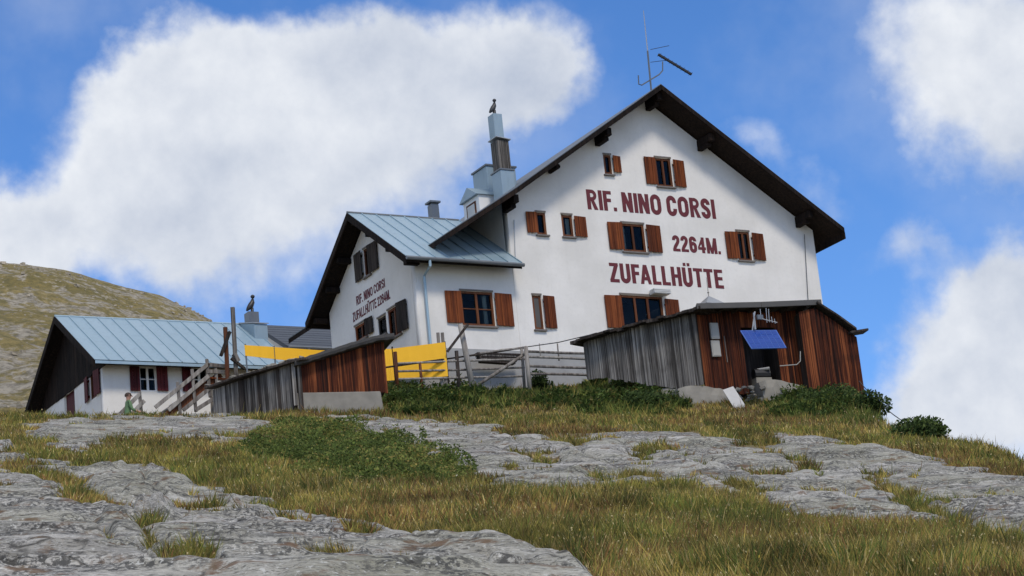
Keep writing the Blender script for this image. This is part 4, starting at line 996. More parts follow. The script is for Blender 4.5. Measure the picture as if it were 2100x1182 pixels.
# roof over the red part: thick felted edge rising to the right
bv = Vector((-wB.n[0] * 2.3, -wB.n[1] * 2.3, .15))
def edge_slab(parent, name, mat, pts, th, bv, bevel=.02):
    obs = []
    for p, q in zip(pts[:-1], pts[1:]):
        p, q = vec(p), vec(q); d = Vector((0, 0, -th)); mb = MB(); mb.hexa([p + d, q + d, q + d + bv, p + d + bv], [p, q, q + bv, p + bv]); obs.append(mb.build(name, mat, parent, bevel=bevel))
    return obs
def wl(w, out, pts):
    r = []
    for px, py in pts:
        p0 = np.array([*(w.C + w.n * out), 0]); r.append(on_wall(px, py, p0, w.n))
    return r
m_plain('felt', (.055, .053, .052), .95, .35, bumpk=.8)
fp = wl(wB, .28, [(604, 738), (660, 721), (720, 702), (770, 688), (808, 683)]); nf = 28; vs = []; fs = []
prof = [(-.02, -.17), (-.05, -.10), (-.03, -.02), (.04, .0)]       # rounded, sagging felt edge
for i in range(nf + 1):
    t = i / nf * (len(fp) - 1); k = min(int(t), len(fp) - 2); p = vec(fp[k]).lerp(vec(fp[k + 1]), t - k); w_ = random.uniform(-.012, .012)
    for o, dz in prof: vs.append(p + Vector((-wB.n[0] * (o + w_), -wB.n[1] * (o + w_), dz + random.uniform(-.012, .012))))
    vs.append(p + bv); vs.append(p + bv + Vector((0, 0, -.17)))
m = len(prof) + 2
for i in range(nf):
    for j in range(m): fs.append((i * m + j, (i + 1) * m + j, (i + 1) * m + (j + 1) % m, i * m + (j + 1) % m))
for i in (0, nf): fs.append(tuple(i * m + j for j in range(m)))
mb = MB(); mb.add(vs, fs); mb.build('roof', 'felt', shedL)
la = wl(wA, .2, [(418, 794), (470, 776), (530, 758), (618, 733)])
edge_slab(shedL, 'roof', 'wood_dark', la, .07, Vector((-wA.n[0] * 2.0, -wA.n[1] * 2.0, .25)), .01)
rs_ = random.Random(3)
for i in range(34):                   # stones weighing down the low roof
    t = rs_.random(); p = Vector(vec(la[0])).lerp(vec(la[-1]), t); k = rs_.uniform(.03, .5); s = rs_.uniform(.05, .13)
    mb = MB(); stone(mb, (p.x + HF[0] * k, p.y + HF[1] * k, p.z + .04 + k * .12), (s * 1.3, s, s * .55)); mb.build('roof_stone', 'concrete', shedL)
# corner post, upright boards
mb = MB(); mb.beam(wA.pt(-.02, wA.at(612, 832)[1], .04), wA.pt(-.02, wA.at(612, 740)[1], .04), .1, .1); mb.build('corner_post', 'wood_grey', shedL)

# right shed
C = at_d(1425, 797, 66.0); wA = Wall(C, level(-32)); wB = Wall(C, level(22)); C2 = wB.pt(wB.at(1637, 760)[0], 0, .55); wD = Wall(np.array(C2), level(12))
shedR = thing('plank_shed', 'weathered grey and red-brown plank shed with blue solar panel in front of the hut', 'shed', (C[0], C[1], ground_z(C)))
planked(shedR, wA, [(1196, 705), (1215, 694), (1300, 668), (1425, 640)], [(1196, 780), (1250, 776), (1340, 792), (1400, 800), (1425, 792)], 'wood_grey', .12)
planked(shedR, wB, [(1427, 640), (1640, 636)], [(1427, 785), (1470, 797), (1523, 808)], 'wood_red', .14, x1=(1523, 700), rag=.03)
planked(shedR, wB, [(1590, 640), (1642, 636)], [(1590, 782), (1642, 800)], 'wood_red', .14, x0=(1592, 700), x1=(1640, 700))
planked(shedR, wD, [(1638, 640), (1672, 632), (1757, 692)], [(1640, 812), (1700, 818), (1765, 822)], 'wood_red', .13)
# dark doorway recess
s0, s1 = wB.at(1523, 700)[0], wB.at(1592, 700)[0]; zt, zo = wB.at(1523, 640)[1], wB.at(1523, 815)[1]
for (q0, q1, o0, o1) in ((s0 - .05, s1 + .05, -.9, -.95), (s0 - .06, s0 - .01, -.1, -.9), (s1 + .01, s1 + .06, -.1, -.9)):
    mb = MB(); mb.hexa([wB.pt(q0, zo, o0), wB.pt(q1, zo, o0), wB.pt(q1, zo, o1), wB.pt(q0, zo, o1)], [wB.pt(q0, zt, o0), wB.pt(q1, zt, o0), wB.pt(q1, zt, o1), wB.pt(q0, zt, o1)]); mb.build('door_recess', 'wood_dark', shedR)
za = wB.at(1523, 672)[1]
mb = MB(); mb.hexa([wB.pt(s0, za, -.06), wB.pt(s1, za, -.06), wB.pt(s1, za, 0), wB.pt(s0, za, 0)], [wB.pt(s0, zt, -.06), wB.pt(s1, zt, -.06), wB.pt(s1, zt, 0), wB.pt(s0, zt, 0)]); mb.build('door_header', 'wood_red', shedR)
# side return of the projecting end bay, back walls
mb = MB(); z1d, z0d = wD.at(1638, 640)[1], wD.at(1640, 815)[1]
mb.hexa([wD.pt(0, z0d, -.1), wD.pt(.05, z0d, -.1), wD.pt(.05, z0d, -1.2), wD.pt(0, z0d, -1.2)], [wD.pt(0, z1d, -.1), wD.pt(.05, z1d, -.1), wD.pt(.05, z1d, -1.2), wD.pt(0, z1d, -1.2)]); mb.build('wall', 'wood_dark', shedR)
sD, zD = wD.at(1756, 690)
mb = MB(); mb.hexa([wD.pt(sD - .05, z0d, -.1), wD.pt(sD, z0d, -.1), wD.pt(sD, z0d, -3), wD.pt(sD - .05, z0d, -3)], [wD.pt(sD - .05, zD, -.1), wD.pt(sD, zD, -.1), wD.pt(sD, zD, -3), wD.pt(sD - .05, zD, -3)]); mb.build('wall', 'wood_red', shedR)
# roof: ragged board ends down the left, deep grey fascia in the middle, short slope on the right
edge = wl(wA, .35, [(1165, 699), (1215, 686), (1300, 661), (1380, 643), (1436, 628)])
bvR = Vector((-wA.n[0] * 3.2, -wA.n[1] * 3.2, .2))
nb_ = 22; ex = [float((p[:2] - wA.C) @ wA.D) for p in edge]; ez = [float(p[2]) for p in edge]
for i in range(nb_):
    a = ex[0] + (ex[-1] - ex[0]) * i / nb_; b = ex[0] + (ex[-1] - ex[0]) * (i + 1) / nb_ - .002; k = random.uniform(-.10, .06); dz = random.uniform(-.012, .012)
    p, q = wA.pt(a, np.interp(a, ex, ez) + dz, .35 + k), wA.pt(b, np.interp(b, ex, ez) + dz, .35 + k); th = Vector((0, 0, -random.uniform(.06, .10)))
    mb = MB(); mb.hexa([p + th, q + th, q + th + bvR, p + th + bvR], [p, q, q + bvR, p + bvR]); mb.build('roof_board', 'wood_dark', shedR)
mid = wl(wB, .75, [(1428, 622), (1560, 619), (1684, 614)])
edge_slab(shedR, 'fascia', 'grey_board', [vec(m) for m in mid], .17, Vector((HF[0] * .06, HF[1] * .06, 0)), .01)
edge_slab(shedR, 'roof', 'felt', [vec(m) + Vector((HF[0] * .065, HF[1] * .065, .0)) for m in mid], .09, Vector((HF[0] * 3.6, HF[1] * 3.6, .30)), .01)
for i in range(7):                    # rafters carrying the overhang
    a = wB.at(1436 + i * 33, 640)[0]; z = wB.at(1436 + i * 33, 640)[1]
    mb = MB(); mb.beam(wB.pt(a, z - .0, .68), wB.pt(a, z + .02, -.2), .08, .12); mb.build('rafter', 'wood_dark', shedR)
rr = wl(wD, .22, [(1676, 617), (1720, 645), (1757, 672), (1782, 676)])
edge_slab(shedR, 'roof', 'wood_dark', rr[:3], .08, Vector((-wD.n[0] * 3.0, -wD.n[1] * 3.0, .1)), .01)
edge_slab(shedR, 'eave_board', 'wood_dark', wl(wD, .24, [(1744, 679), (1781, 673)]), .07, Vector((-wD.n[0] * .5, -wD.n[1] * .5, .02)), .01)
# foundation blocks
def block(parent, w, x0, x1, yt0, yt1, yb, out, name='foundation'):
    a0, z0 = w.at(x0, yt0); a1, z1 = w.at(x1, yt1); zb_ = w.at(x0, yb)[1] - .5; n = 9; vs = []; fs = []
    prof = [(out + .28, 0.), (out + .2, .45), (out + .12, .8), (out + .02, 1.), (-.8, 1.02)]
    for i in range(n + 1):
        t = i / n; a = a0 + (a1 - a0) * t; zt = z0 + (z1 - z0) * t - .10 * (abs(2 * t - 1) ** 4) + random.uniform(-.03, .03)
        for o, k in prof: vs.append(w.pt(a + random.uniform(-.02, .02), zb_ + (zt - zb_) * k, o - .12 * abs(2 * t - 1) ** 4 + random.uniform(-.03, .03)))
    m = len(prof)
    for i in range(n):
        for j in range(m - 1): fs.append((i * m + j, (i + 1) * m + j, (i + 1) * m + j + 1, i * m + j + 1))
    for i in (0, n): fs.append(tuple(i * m + j for j in range(m)))
    mb = MB(); mb.add(vs, fs); return mb.build(name, 'concrete', parent)
block(shedR, wB, 1388, 1497, 790, 800, 850, .12); block(shedR, wB, 1548, 1642, 782, 796, 840, .35)
block(shedR, wA, 1330, 1420, 799, 795, 840, -.05)
for i in range(26):
    a = wB.at(random.uniform(1498, 1562), 800); s = random.uniform(.05, .16); q = wB.pt(a[0], a[1] - random.uniform(.0, .45), random.uniform(.05, .45))
    mb = MB(); stone(mb, q, (s, s, s * .7)); mb.build('rubble_stone', 'concrete', shedR)
# plank leaning on the foundation
p, q = at_d(1493, 797, 64.9), at_d(1528, 852, 64.2)
mb = MB(); mb.beam(p, q, .32, .03, up=(-HF[0], -HF[1], .35)); tag(mb.build('leaning_board', 'pale_board'), 'pale board leaning against the concrete below the shed', 'board')
# solar panel
d1 = 65.0
TLc, TRc = at_d(1518, 678, d1), at_d(1592, 677, d1); BLc, BRc = at_d(1541, 715, d1 - .62), at_d(1613, 713, d1 - .62)
sp = thing('solar_panel', 'blue solar panel tilted out from the red-brown shed front', 'solar panel', (TLc + BRc) / 2)
TL_, TR_, BL_, BR_ = map(vec, (TLc, TRc, BLc, BRc)); nn = (TR_ - TL_).cross(BL_ - TL_).normalized(); nn = nn if nn.dot(vec(TLc)) < 0 else -nn
def onp(u, v, o=0): return TL_.lerp(TR_, u).lerp(BL_.lerp(BR_, u), v) + nn * o
def pquad(u0, u1, v0, v1, o0, o1): return MB().hexa([onp(u0, v0, o0), onp(u1, v0, o0), onp(u1, v1, o0), onp(u0, v1, o0)], [onp(u0, v0, o1), onp(u1, v0, o1), onp(u1, v1, o1), onp(u0, v1, o1)])
pquad(0, 1, 0, 1, -.03, 0).build('panel_frame', 'blue_line', sp)
for i in range(6):
    for j in range(4):
        pquad(.02 + i * .16 + .006, .02 + (i + 1) * .16 - .006, .02 + j * .24 + .008, .02 + (j + 1) * .24 - .008, .002, .006).build('solar_cell', 'blue_cell', sp)
mb = MB(); mb.tube([onp(.3, .1, -.04), vec(at_d(1548, 640, d1 + .45))], .022, 6); mb.tube([onp(.7, .9, -.04), vec(at_d(1580, 700, d1 + 1.1))], .02, 6); mb.build('strut', 'galvanised', sp)
# aerials under the eave
ae = thing('yagi_aerial', 'small grey aerial and bracket under the eave above the solar panel', 'antenna', at_d(1560, 660, 64.9))
Q = lambda x, y, d=64.9: vec(at_d(x, y, d))
mb = MB(); mb.tube([Q(1546, 642), Q(1549, 676)], .03, 6); mb.build('post', 'galvanised', ae)
mb = MB(); mb.tube([Q(1553, 652), Q(1594, 662)], .014, 5); mb.build('boom', 'galvanised', ae)
for x, y0_, y1_ in ((1559, 634, 656), (1571, 632, 662), (1576, 634, 661), (1582, 650, 662), (1588, 654, 664)):
    mb = MB(); mb.tube([Q(x, y0_), Q(x + 2, y1_)], .012, 4); mb.build('element', 'galvanised', ae)
mb = MB(); mb.box(Q(1556, 656) - Vector((.06, .06, .0)), Q(1562, 646) + Vector((.04, .06, .0))); mb.build('clamp', 'zinc_dark', ae)
# meter boxes, board, pipe, motor
for i, (x0, y0_, x1, y1_, lab) in enumerate(((1453, 664, 1474, 697, 'upper pale grey meter box on the red-brown shed wall'), (1455, 700, 1477, 733, 'lower pale grey meter box on the red-brown shed wall'))):
    a0, zt_ = wB.at(x0, y0_); a1, zb2 = wB.at(x1, y1_)
    m_ = thing('meter_box', lab, 'meter box', wB.pt(a0, zb2, 0), 'meter boxes on the shed wall')
    mb = MB(); mb.hexa([wB.pt(a0, zb2, .02), wB.pt(a1, zb2, .02), wB.pt(a1, zb2, .09), wB.pt(a0, zb2, .09)], [wB.pt(a0, zt_, .02), wB.pt(a1, zt_, .02), wB.pt(a1, zt_, .09), wB.pt(a0, zt_, .09)]); mb.build('case', 'meter_grey', m_, bevel=.006)
    mb = MB(); mb.hexa([wB.pt(a0 + .03, zb2 + .03, .092), wB.pt(a1 - .03, zb2 + .03, .092), wB.pt(a1 - .03, zb2 + .03, .10), wB.pt(a0 + .03, zb2 + .03, .10)], [wB.pt(a0 + .03, zt_ - .03, .092), wB.pt(a1 - .03, zt_ - .03, .092), wB.pt(a1 - .03, zt_ - .03, .10), wB.pt(a0 + .03, zt_ - .03, .10)]); mb.build('lid', 'meter_grey', m_, bevel=.004)
a0, zt_ = wB.at(1483, 690); a1, zb2 = wB.at(1491, 744)
mb = MB(); mb.hexa([wB.pt(a0, zb2, .02), wB.pt(a1, zb2, .02), wB.pt(a1, zb2, .06), wB.pt(a0, zb2, .06)], [wB.pt(a0, zt_, .02), wB.pt(a1, zt_, .02), wB.pt(a1, zt_, .06), wB.pt(a0, zt_, .06)]); tag(mb.build('cable_duct', 'wood_rail'), 'narrow grey board beside the meter boxes', 'duct')
mb = MB(); mb.tube([wD.pt(wD.at(1598, 752)[0], wD.at(1598, 752)[1], .06), wD.pt(wD.at(1633, 749)[0], wD.at(1633, 749)[1], .06), wD.pt(wD.at(1640, 742)[0], wD.at(1640, 742)[1], .06), wD.pt(wD.at(1640, 722)[0], wD.at(1640, 722)[1], .06)], .015, 6); tag(mb.build('water_pipe', 'meter_grey'), 'bent white pipe on the shed front below the solar panel', 'pipe')
mo = thing('pump_motor', 'small dark machine in the doorway of the shed', 'machine', wB.pt(*wB.at(1570, 775), -.3))
mb = MB(); q = wB.at(1570, 762); mb.tube([wB.pt(q[0] - .25, q[1], -.3), wB.pt(q[0] + .25, q[1], -.3)], [.15, .15], 10); mb.build('housing', 'iron', mo)
mb = MB(); mb.tube([wB.pt(q[0] - .1, q[1] + .12, -.3), wB.pt(q[0] + .2, q[1] + .12, -.1)], .05, 8); mb.build('pipe_stub', 'galvanised', mo)
mb = MB(); mb.hexa([wB.pt(q[0] - .3, q[1] - .6, -.5), wB.pt(q[0] + .3, q[1] - .6, -.5), wB.pt(q[0] + .3, q[1] - .6, -.1), wB.pt(q[0] - .3, q[1] - .6, -.1)], [wB.pt(q[0] - .25, q[1] - .14, -.45), wB.pt(q[0] + .25, q[1] - .14, -.45), wB.pt(q[0] + .25, q[1] - .14, -.15), wB.pt(q[0] - .25, q[1] - .14, -.15)]); mb.build('stand', 'concrete', mo)
# metal vent cap with spike behind the shed roof
a = at_d(1455, 622, 67.6); vc = thing('vent_cap', 'pale metal pyramid cap with a thin spike on the shed roof', 'vent', a)
k = 25 / F_PX * 68; mb = MB(); mb.add([(a[0] - k, a[1] - k, a[2] - .1), (a[0] + k, a[1] - k, a[2] - .1), (a[0] + k, a[1] + k, a[2] - .1), (a[0] - k, a[1] + k, a[2] - .1), (a[0], a[1], a[2] + .23)], [(0, 1, 4), (1, 2, 4), (2, 3, 4), (3, 0, 4), (3, 2, 1, 0)]); mb.box((a[0] - k * .8, a[1] - k * .8, a[2] - .4), (a[0] + k * .8, a[1] + k * .8, a[2] - .102)); mb.build('cap', 'galvanised', vc)
mb = MB(); mb.tube([(a[0], a[1], a[2] + .2), (a[0], a[1], a[2] + .8)], [.014, .008], 5); mb.lathe((a[0], a[1], a[2] + .3), [(.01, 0), (.035, .03), (.01, .06)], 8); mb.build('spike', 'wood_rail', vc)
# guy cable to the right
p, q = at_d(1762, 782, 66.5), at_d(1858, 868, 60.5)
pts = [vec(p).lerp(vec(q), t) - Vector((0, 0, .12 * 4 * t * (1 - t))) for t in np.linspace(0, 1, 9)]
mb = MB(); mb.tube(pts, .014, 5); tag(mb.build('guy_cable', 'cable'), 'dark cable running from the shed down to the bush', 'cable')

# ------------------------------------------------------------------ fence and gate between the sheds
def rail_tube(name, p, q, r, mat, parent): mb = MB(); mb.tube([vec(p), vec(p).lerp(vec(q), .5) + Vector((0, 0, random.uniform(-.02, .02))), vec(q)], [r, r * 1.05, r * .9], 6); return mb.build(name, mat, parent, smooth=True)
yf = YF - 1.9; fz_ = lambda x, y: on_y(x, y, yf)
fence = thing('rail_fence', 'grey wooden rail fence between the shed and the hut wall', 'fence', fz_(1078, 800))
for (a, b, c, d) in ((1082, 721, 1242, 726), (1082, 732, 1243, 739), (1082, 751, 1244, 756), (1082, 767, 1246, 771)): rail_tube('rail', fz_(a, b), fz_(c, d), .042, 'wood_rail', fence)
for x, y0_, y1_, r in ((1078, 711, 815, .075), (1106, 705, 735, .02), (1143, 705, 740, .025), (1244, 718, 812, .07)):
    p = fz_(x, y0_); g = fz_(x + (y1_ - y0_) * .1, y1_); mb = MB(); mb.tube([g, p], [r, r * .9], 7); mb.build('post', 'wood_rail', fence, smooth=True)
gate = thing('field_gate', 'grey pole gate with a long diagonal brace left of the rail fence', 'gate', at_d(1000, 800, 70.4))
g_ = lambda x, y: at_d(x, y, 70.6 - (1078 - x) / 300 * 2.3)
for (a, b, c, d) in ((815, 746, 1076, 737), (812, 762, 1076, 754), (812, 778, 1076, 772), (985, 725, 1074, 714)): rail_tube('rail', g_(a, b), g_(c, d), .035, 'wood_rail', gate)
rail_tube('brace', at_d(969, 797, 69.6), at_d(1075, 727, 70.4), .05, 'wood_rail', gate)
rail_tube('top_rail', g_(783, 755), g_(955, 731), .028, 'wood_dark', gate); rail_tube('top_rail', g_(955, 731), g_(1079, 712), .032, 'wood_dark', gate)
for x, y0_, y1_, r, m in ((810, 722, 810, .06, 'wood_frame'), (861, 744, 810, .045, 'wood_frame'), (936, 720, 800, .06, 'wood_dark'), (1070, 716, 800, .05, 'wood_rail')):
    mb = MB(); mb.tube([g_(x + 6, y1_), g_(x, y0_)], [r, r], 7); mb.build('post', m, gate, smooth=True)
mb = MB(); mb.tube([g_(1079, 712), vec(g_(1079, 712)).lerp(vec(at_d(1215, 686, 68.5)), .5) - Vector((0, 0, .05)), at_d(1215, 686, 68.5)], .016, 5); tag(mb.build('fence_cable', 'cable'), 'thin cable from the gate post to the shed eave', 'cable')
wp = thing('plank_stack', 'stack of dark planks lying behind the pole gate', 'planks', on_y(1020, 740, YF - .6))
for i in range(5):
    p, q = on_y(976 + i * 2, 726 + i * 4, YF - .5), on_y(1066 - i * 3, 729 + i * 4.4, YF - .5); mb = MB(); mb.beam(p, q, .22, .05); mb.build('plank', 'wood_dark' if i % 2 == 0 else 'wood_grey', wp)
# leaning pole with brace
lp = thing('leaning_pole', 'leaning grey pole with a dark diagonal brace in front of the annex window', 'pole', at_d(964, 800, 69.5))
mb = MB(); mb.tube([at_d(970, 800, 69.5), at_d(944, 666, 69.5)], [.095, .085], 8); mb.build('pole', 'wood_rail', lp, smooth=True)
mb = MB(); mb.beam(at_d(917, 722, 69.2), at_d(960, 665, 69.2), .07, .07); mb.build('brace', 'wood_dark', lp)
for x in (898, 907):
    mb = MB(); mb.beam(at_d(x + 8, 790, 69.4), at_d(x, 683, 69.4), .1, .09); tag(mb.build('banner_stake', 'wood_rail'), '%s of two grey stakes rising behind the right end of the yellow banner' % ('left' if x == 898 else 'right'), 'stake')

# ------------------------------------------------------------------ yellow banners
def banner(parent, top, bot, dist, n=24, wav=.008):
    vs = []; fs = []
    for i in range(n + 1):
        t = i / n; a = np.array(top(t)); b = np.array(bot(t)); o = wav * (math.sin(i * .55 + .4) * .6 + math.sin(i * 1.37 + t * 5) * .4) * np.array([HF[0], HF[1], 0])
        for j in range(4): k = j / 3; vs.append(a * (1 - k) + b * k + o * (.4 + .6 * k))
    for i in range(n):
        for j in range(3): fs.append((4 * i + j, 4 * (i + 1) + j, 4 * (i + 1) + j + 1, 4 * i + j + 1))
    mb = MB(); mb.add(vs, fs); o = mb.build('cloth', 'yellow', parent); m = o.modifiers.new('thick', 'SOLIDIFY'); m.thickness = .008; return o
by = 67.0
b1 = thing('yellow_banner', 'long yellow banner stretched in front of the low metal roof, left of the shed roof', 'banner', on_y(560, 760, by), 'yellow banners')
lerp2 = lambda a, b, t: (a[0] + (b[0] - a[0]) * t, a[1] + (b[1] - a[1]) * t)
for (xa, xb) in ((501, 561), (563, 708)):
    top = lambda t, xa=xa, xb=xb: on_y(xa + (xb - xa) * t, np.interp(xa + (xb - xa) * t, [501, 562, 648, 708], [708, 712, 718, 721]), by)
    bot = lambda t, xa=xa, xb=xb: on_y(xa + 2 + (xb - xa) * t, np.interp(xa + (xb - xa) * t, [501, 562, 648, 708], [730, 737, 745, 748]), by)
    banner(b1, top, bot, 0)
for x in (503, 562, 634, 706):
    p = on_y(x, np.interp(x, [501, 708], [706, 720]), by + .05); mb = MB(); mb.tube([(p[0], p[1], p[2] - 3.2), p], .03, 6); mb.build('post', 'zinc_dark', b1)
b2 = thing('yellow_banner', 'yellow banner on the slope in front of the hut annex corner, behind the weeds', 'banner', at_d(850, 800, 69.2), 'yellow banners')
for (xa, xb) in ((779, 803), (805, 913)):
    top = lambda t, xa=xa, xb=xb: at_d(xa + (xb - xa) * t, np.interp(xa + (xb - xa) * t, [778, 800, 913], [716, 716, 702]), 69.3)
    bot = lambda t, xa=xa, xb=xb: at_d(xa + 6 + (xb - xa) * t, np.interp(xa + (xb - xa) * t, [778, 913], [782, 772]), 69.3)
    banner(b2, top, bot, 0)
for x in (780, 804, 912):
    p = at_d(x, np.interp(x, [778, 913], [714, 701]), 69.36); mb = MB(); mb.tube([(p[0], p[1], p[2] - 1.7), p], .03, 6); mb.build('post', 'wood_dark', b2)

# ------------------------------------------------------------------ posts and stair rail by the low house
py_ = 68.2; P_ = lambda x, y, k=0: on_y(x, y, py_ + k)
up = thing('utility_post', 'tall square grey post standing behind the stone roofed shed', 'post', P_(484, 790))
mb = MB(); mb.beam(P_(486, 800), P_(477, 631), .13, .13); mb.build('post', 'wood_grey', up)
mb = MB(); mb.beam(P_(488, 742, -.1), P_(480, 726, -.1), .18, .12); mb.build('collar', 'wood_grey', up)
mb = MB(); mb.beam(P_(474, 735, -.1), P_(502, 757, -.1), .1, .08); mb.build('brace', 'wood_dark', up)
bp = thing('braced_post', 'short brown post with a steep dark strut beside the tall grey post', 'post', P_(466, 790))
mb = MB(); mb.beam(P_(468, 800), P_(462, 672), .13, .13); mb.build('post', 'wood_frame', bp)
mb = MB(); mb.beam(P_(453, 730, -.15), P_(471, 681, -.15), .1, .1); mb.build('strut', 'wood_dark', bp)
ry = 68.9; R_ = lambda x, y, k=0: on_y(x, y, ry + k)
st = thing('stair_railing', 'grey timber stair railing climbing in front of the low white house', 'railing', R_(340, 850))
for (a, b, c, d) in ((318, 836, 428, 746), (345, 842, 428, 771), (375, 842, 432, 795), (400, 842, 470, 798), (240, 856, 287, 808), (262, 858, 296, 822), (426, 748, 466, 752), (426, 762, 466, 764)):
    mb = MB(); mb.beam(R_(a, b), R_(c, d), .05, .13); mb.build('rail', 'wood_rail', st, bevel=.008)
for x, y0_, y1_ in ((424, 737, 815), (394, 758, 845), (364, 784, 860), (286, 803, 865), (442, 755, 815)):
    mb = MB(); mb.beam(R_(x + (y1_ - y0_) * .09, y1_, .06), R_(x, y0_, .06), .10, .10); mb.build('post', 'wood_rail', st, bevel=.008)
for i in range(7):
    x = 325 + i * 17; y = 860 - i * 13; p = vec(R_(x, y, .2)); mb = MB(); mb.box((p.x - .16, p.y, p.z - .03), (p.x + .16, p.y + .9, p.z + .03)); mb.build('tread', 'wood_rail', st)
mb = MB(); p, q = vec(R_(318, 872, .15)), vec(R_(452, 768, .15)); mb.beam(p, q, .06, .22); mb.build('stringer', 'wood_frame', st)
dk = thing('timber_deck', 'small timber landing with rusty boards at the top of the stair railing', 'deck', R_(450, 790, .5))
for i in range(6):
    p, q = vec(R_(428, 776, .1 + i * .2)), vec(R_(476, 780, .1 + i * .2)); mb = MB(); mb.beam(p, q, .17, .05); mb.build('board', 'wood_shutter' if i == 0 else 'wood_rail', dk)
for x in (432, 470):
    p = vec(R_(x, 780, .3)); mb = MB(); mb.beam(p - Vector((0, 0, 2.2)), p, .1, .1); mb.build('post', 'wood_rail', dk)

# ------------------------------------------------------------------ person on the path
def person():
    h0 = vec(at_d(258, 807, 72.4)); H = 1.72; foot = h0 - Vector((0, 0, H))
    r = Vector((HR[0], HR[1], 0)); f = Vector((HF[0], HF[1], 0)) * .4 + r * .9; f.normalize(); sd = f.cross(Vector((0, 0, 1))).normalized()
    root = thing('person', 'person in a green shirt standing behind the lower end of the railing', 'person', foot)
    def P(a, b, z): return sd * a + f * b + Vector((0, 0, z))
    J = {'pel': (P(0, 0, .93), .145), 'wai': (P(0, .03, 1.08), .135), 'che': (P(0, .05, 1.28), .155), 'neck': (P(0, .06, 1.47), .06), 'head0': (P(0, .075, 1.55), .075), 'head1': (P(0, .09, 1.63), .10), 'head2': (P(0, .09, 1.68), .085)}
    E = [('pel', 'wai'), ('wai', 'che'), ('che', 'neck'), ('neck', 'head0'), ('head0', 'head1'), ('head1', 'head2')]
    for s, n in ((-1, 'l'), (1, 'r')):
        J['sh' + n] = (P(.17 * s, .05, 1.40), .07); J['el' + n] = (P(.24 * s, .12, 1.14), .05); J['wr' + n] = (P(.20 * s, .34, 1.06), .035); J['ha' + n] = (P(.19 * s, .42, 1.06), .04)
        J['hi' + n] = (P(.10 * s, 0, .86), .10); J['kn' + n] = (P(.11 * s, .03, .48), .065); J['an' + n] = (P(.11 * s, -.01, .09), .045); J['to' + n] = (P(.12 * s, .16, .04), .04)
        E += [('che', 'sh' + n), ('sh' + n, 'el' + n), ('el' + n, 'wr' + n), ('wr' + n, 'ha' + n), ('pel', 'hi' + n), ('hi' + n, 'kn' + n), ('kn' + n, 'an' + n), ('an' + n, 'to' + n)]
    ks = list(J); me = bpy.data.meshes.new('body'); me.from_pydata([J[k][0][:] for k in ks], [(ks.index(a), ks.index(b)) for a, b in E], [])
    o = bpy.data.objects.new('body', me); col.objects.link(o)
    o.modifiers.new('skin', 'SKIN'); sv = me.skin_vertices[0].data
    for i, k in enumerate(ks): sv[i].radius = (J[k][1], J[k][1] * .8 if k in ('che', 'wai') else J[k][1]); sv[i].use_root = (k == 'pel')
    s = o.modifiers.new('sub', 'SUBSURF'); s.levels = 2; s.render_levels = 2
    bpy.context.view_layer.update()
    m2 = bpy.data.meshes.new_from_object(o.evaluated_get(bpy.context.evaluated_depsgraph_get())); bpy.data.objects.remove(o)
    for n in ('skin', 'shirt', 'trousers'): m2.materials.append(MAT[n])
    for p in m2.polygons:
        z = p.center.z; arm = (p.center.dot(f) > .24 and z < 1.2 and z > .95)
        p.material_index = 2 if z < .97 and not arm else (0 if z > 1.47 or arm else 1); p.use_smooth = True
    b = bpy.data.objects.new('body', m2); col.objects.link(b); b.parent = root
    mb = MB(); c = foot + P(0, .07, 1.645)
    vs = []; 
    for i in range(7):
        th = math.pi * .58 * i / 6
        for k in range(12):
            ph = 2 * math.pi * k / 12; vs.append(c + sd * (.105 * math.sin(th) * math.cos(ph)) + f * (.115 * math.sin(th) * math.sin(ph)) + Vector((0, 0, .105 * math.cos(th))))
    mb.add(vs, [(i * 12 + k, i * 12 + (k + 1) % 12, (i + 1) * 12 + (k + 1) % 12, (i + 1) * 12 + k) for i in range(6) for k in range(12)])
    hz = mb.build('hair', 'hair', root, smooth=True)
    mb = MB(); hc = foot + P(0, .185, 1.62); mb.tube([hc + Vector((0, 0, .03)), hc + f * .025 - Vector((0, 0, .01)), hc - Vector((0, 0, .02))], [.008, .015, .008], 6); mb.build('nose', 'skin', root)
    for s_ in (-1, 1):
        mb = MB(); mb.lathe(foot + P(.035 * s_, .178, 1.64), [(.004, 0), (.012, .008), (.004, .016)], 6); mb.build('eye', 'hair', root)
        mb = MB(); mb.lathe(foot + P(.10 * s_, .08, 1.60), [(.006, 0), (.02, .025), (.006, .06)], 6); mb.build('ear', 'skin', root)
        hb = foot + P(.19 * s_, .44, 1.06)
        for k in range(4): mb = MB(); b0 = hb + sd * (-.028 + k * .019); mb.tube([b0, b0 + f * .035 + Vector((0, 0, -.012)), b0 + f * .05 + Vector((0, 0, -.045 + .006 * abs(k - 1)))], [.009, .008, .007], 5); mb.build('finger', 'skin', root)
        mb = MB(); b0 = hb - f * .03 - sd * (.035 * s_); mb.tube([b0, b0 + f * .03 - sd * (.02 * s_), b0 + f * .05 - sd * (.015 * s_)], [.01, .009, .008], 5); mb.build('thumb', 'skin', root)
person()

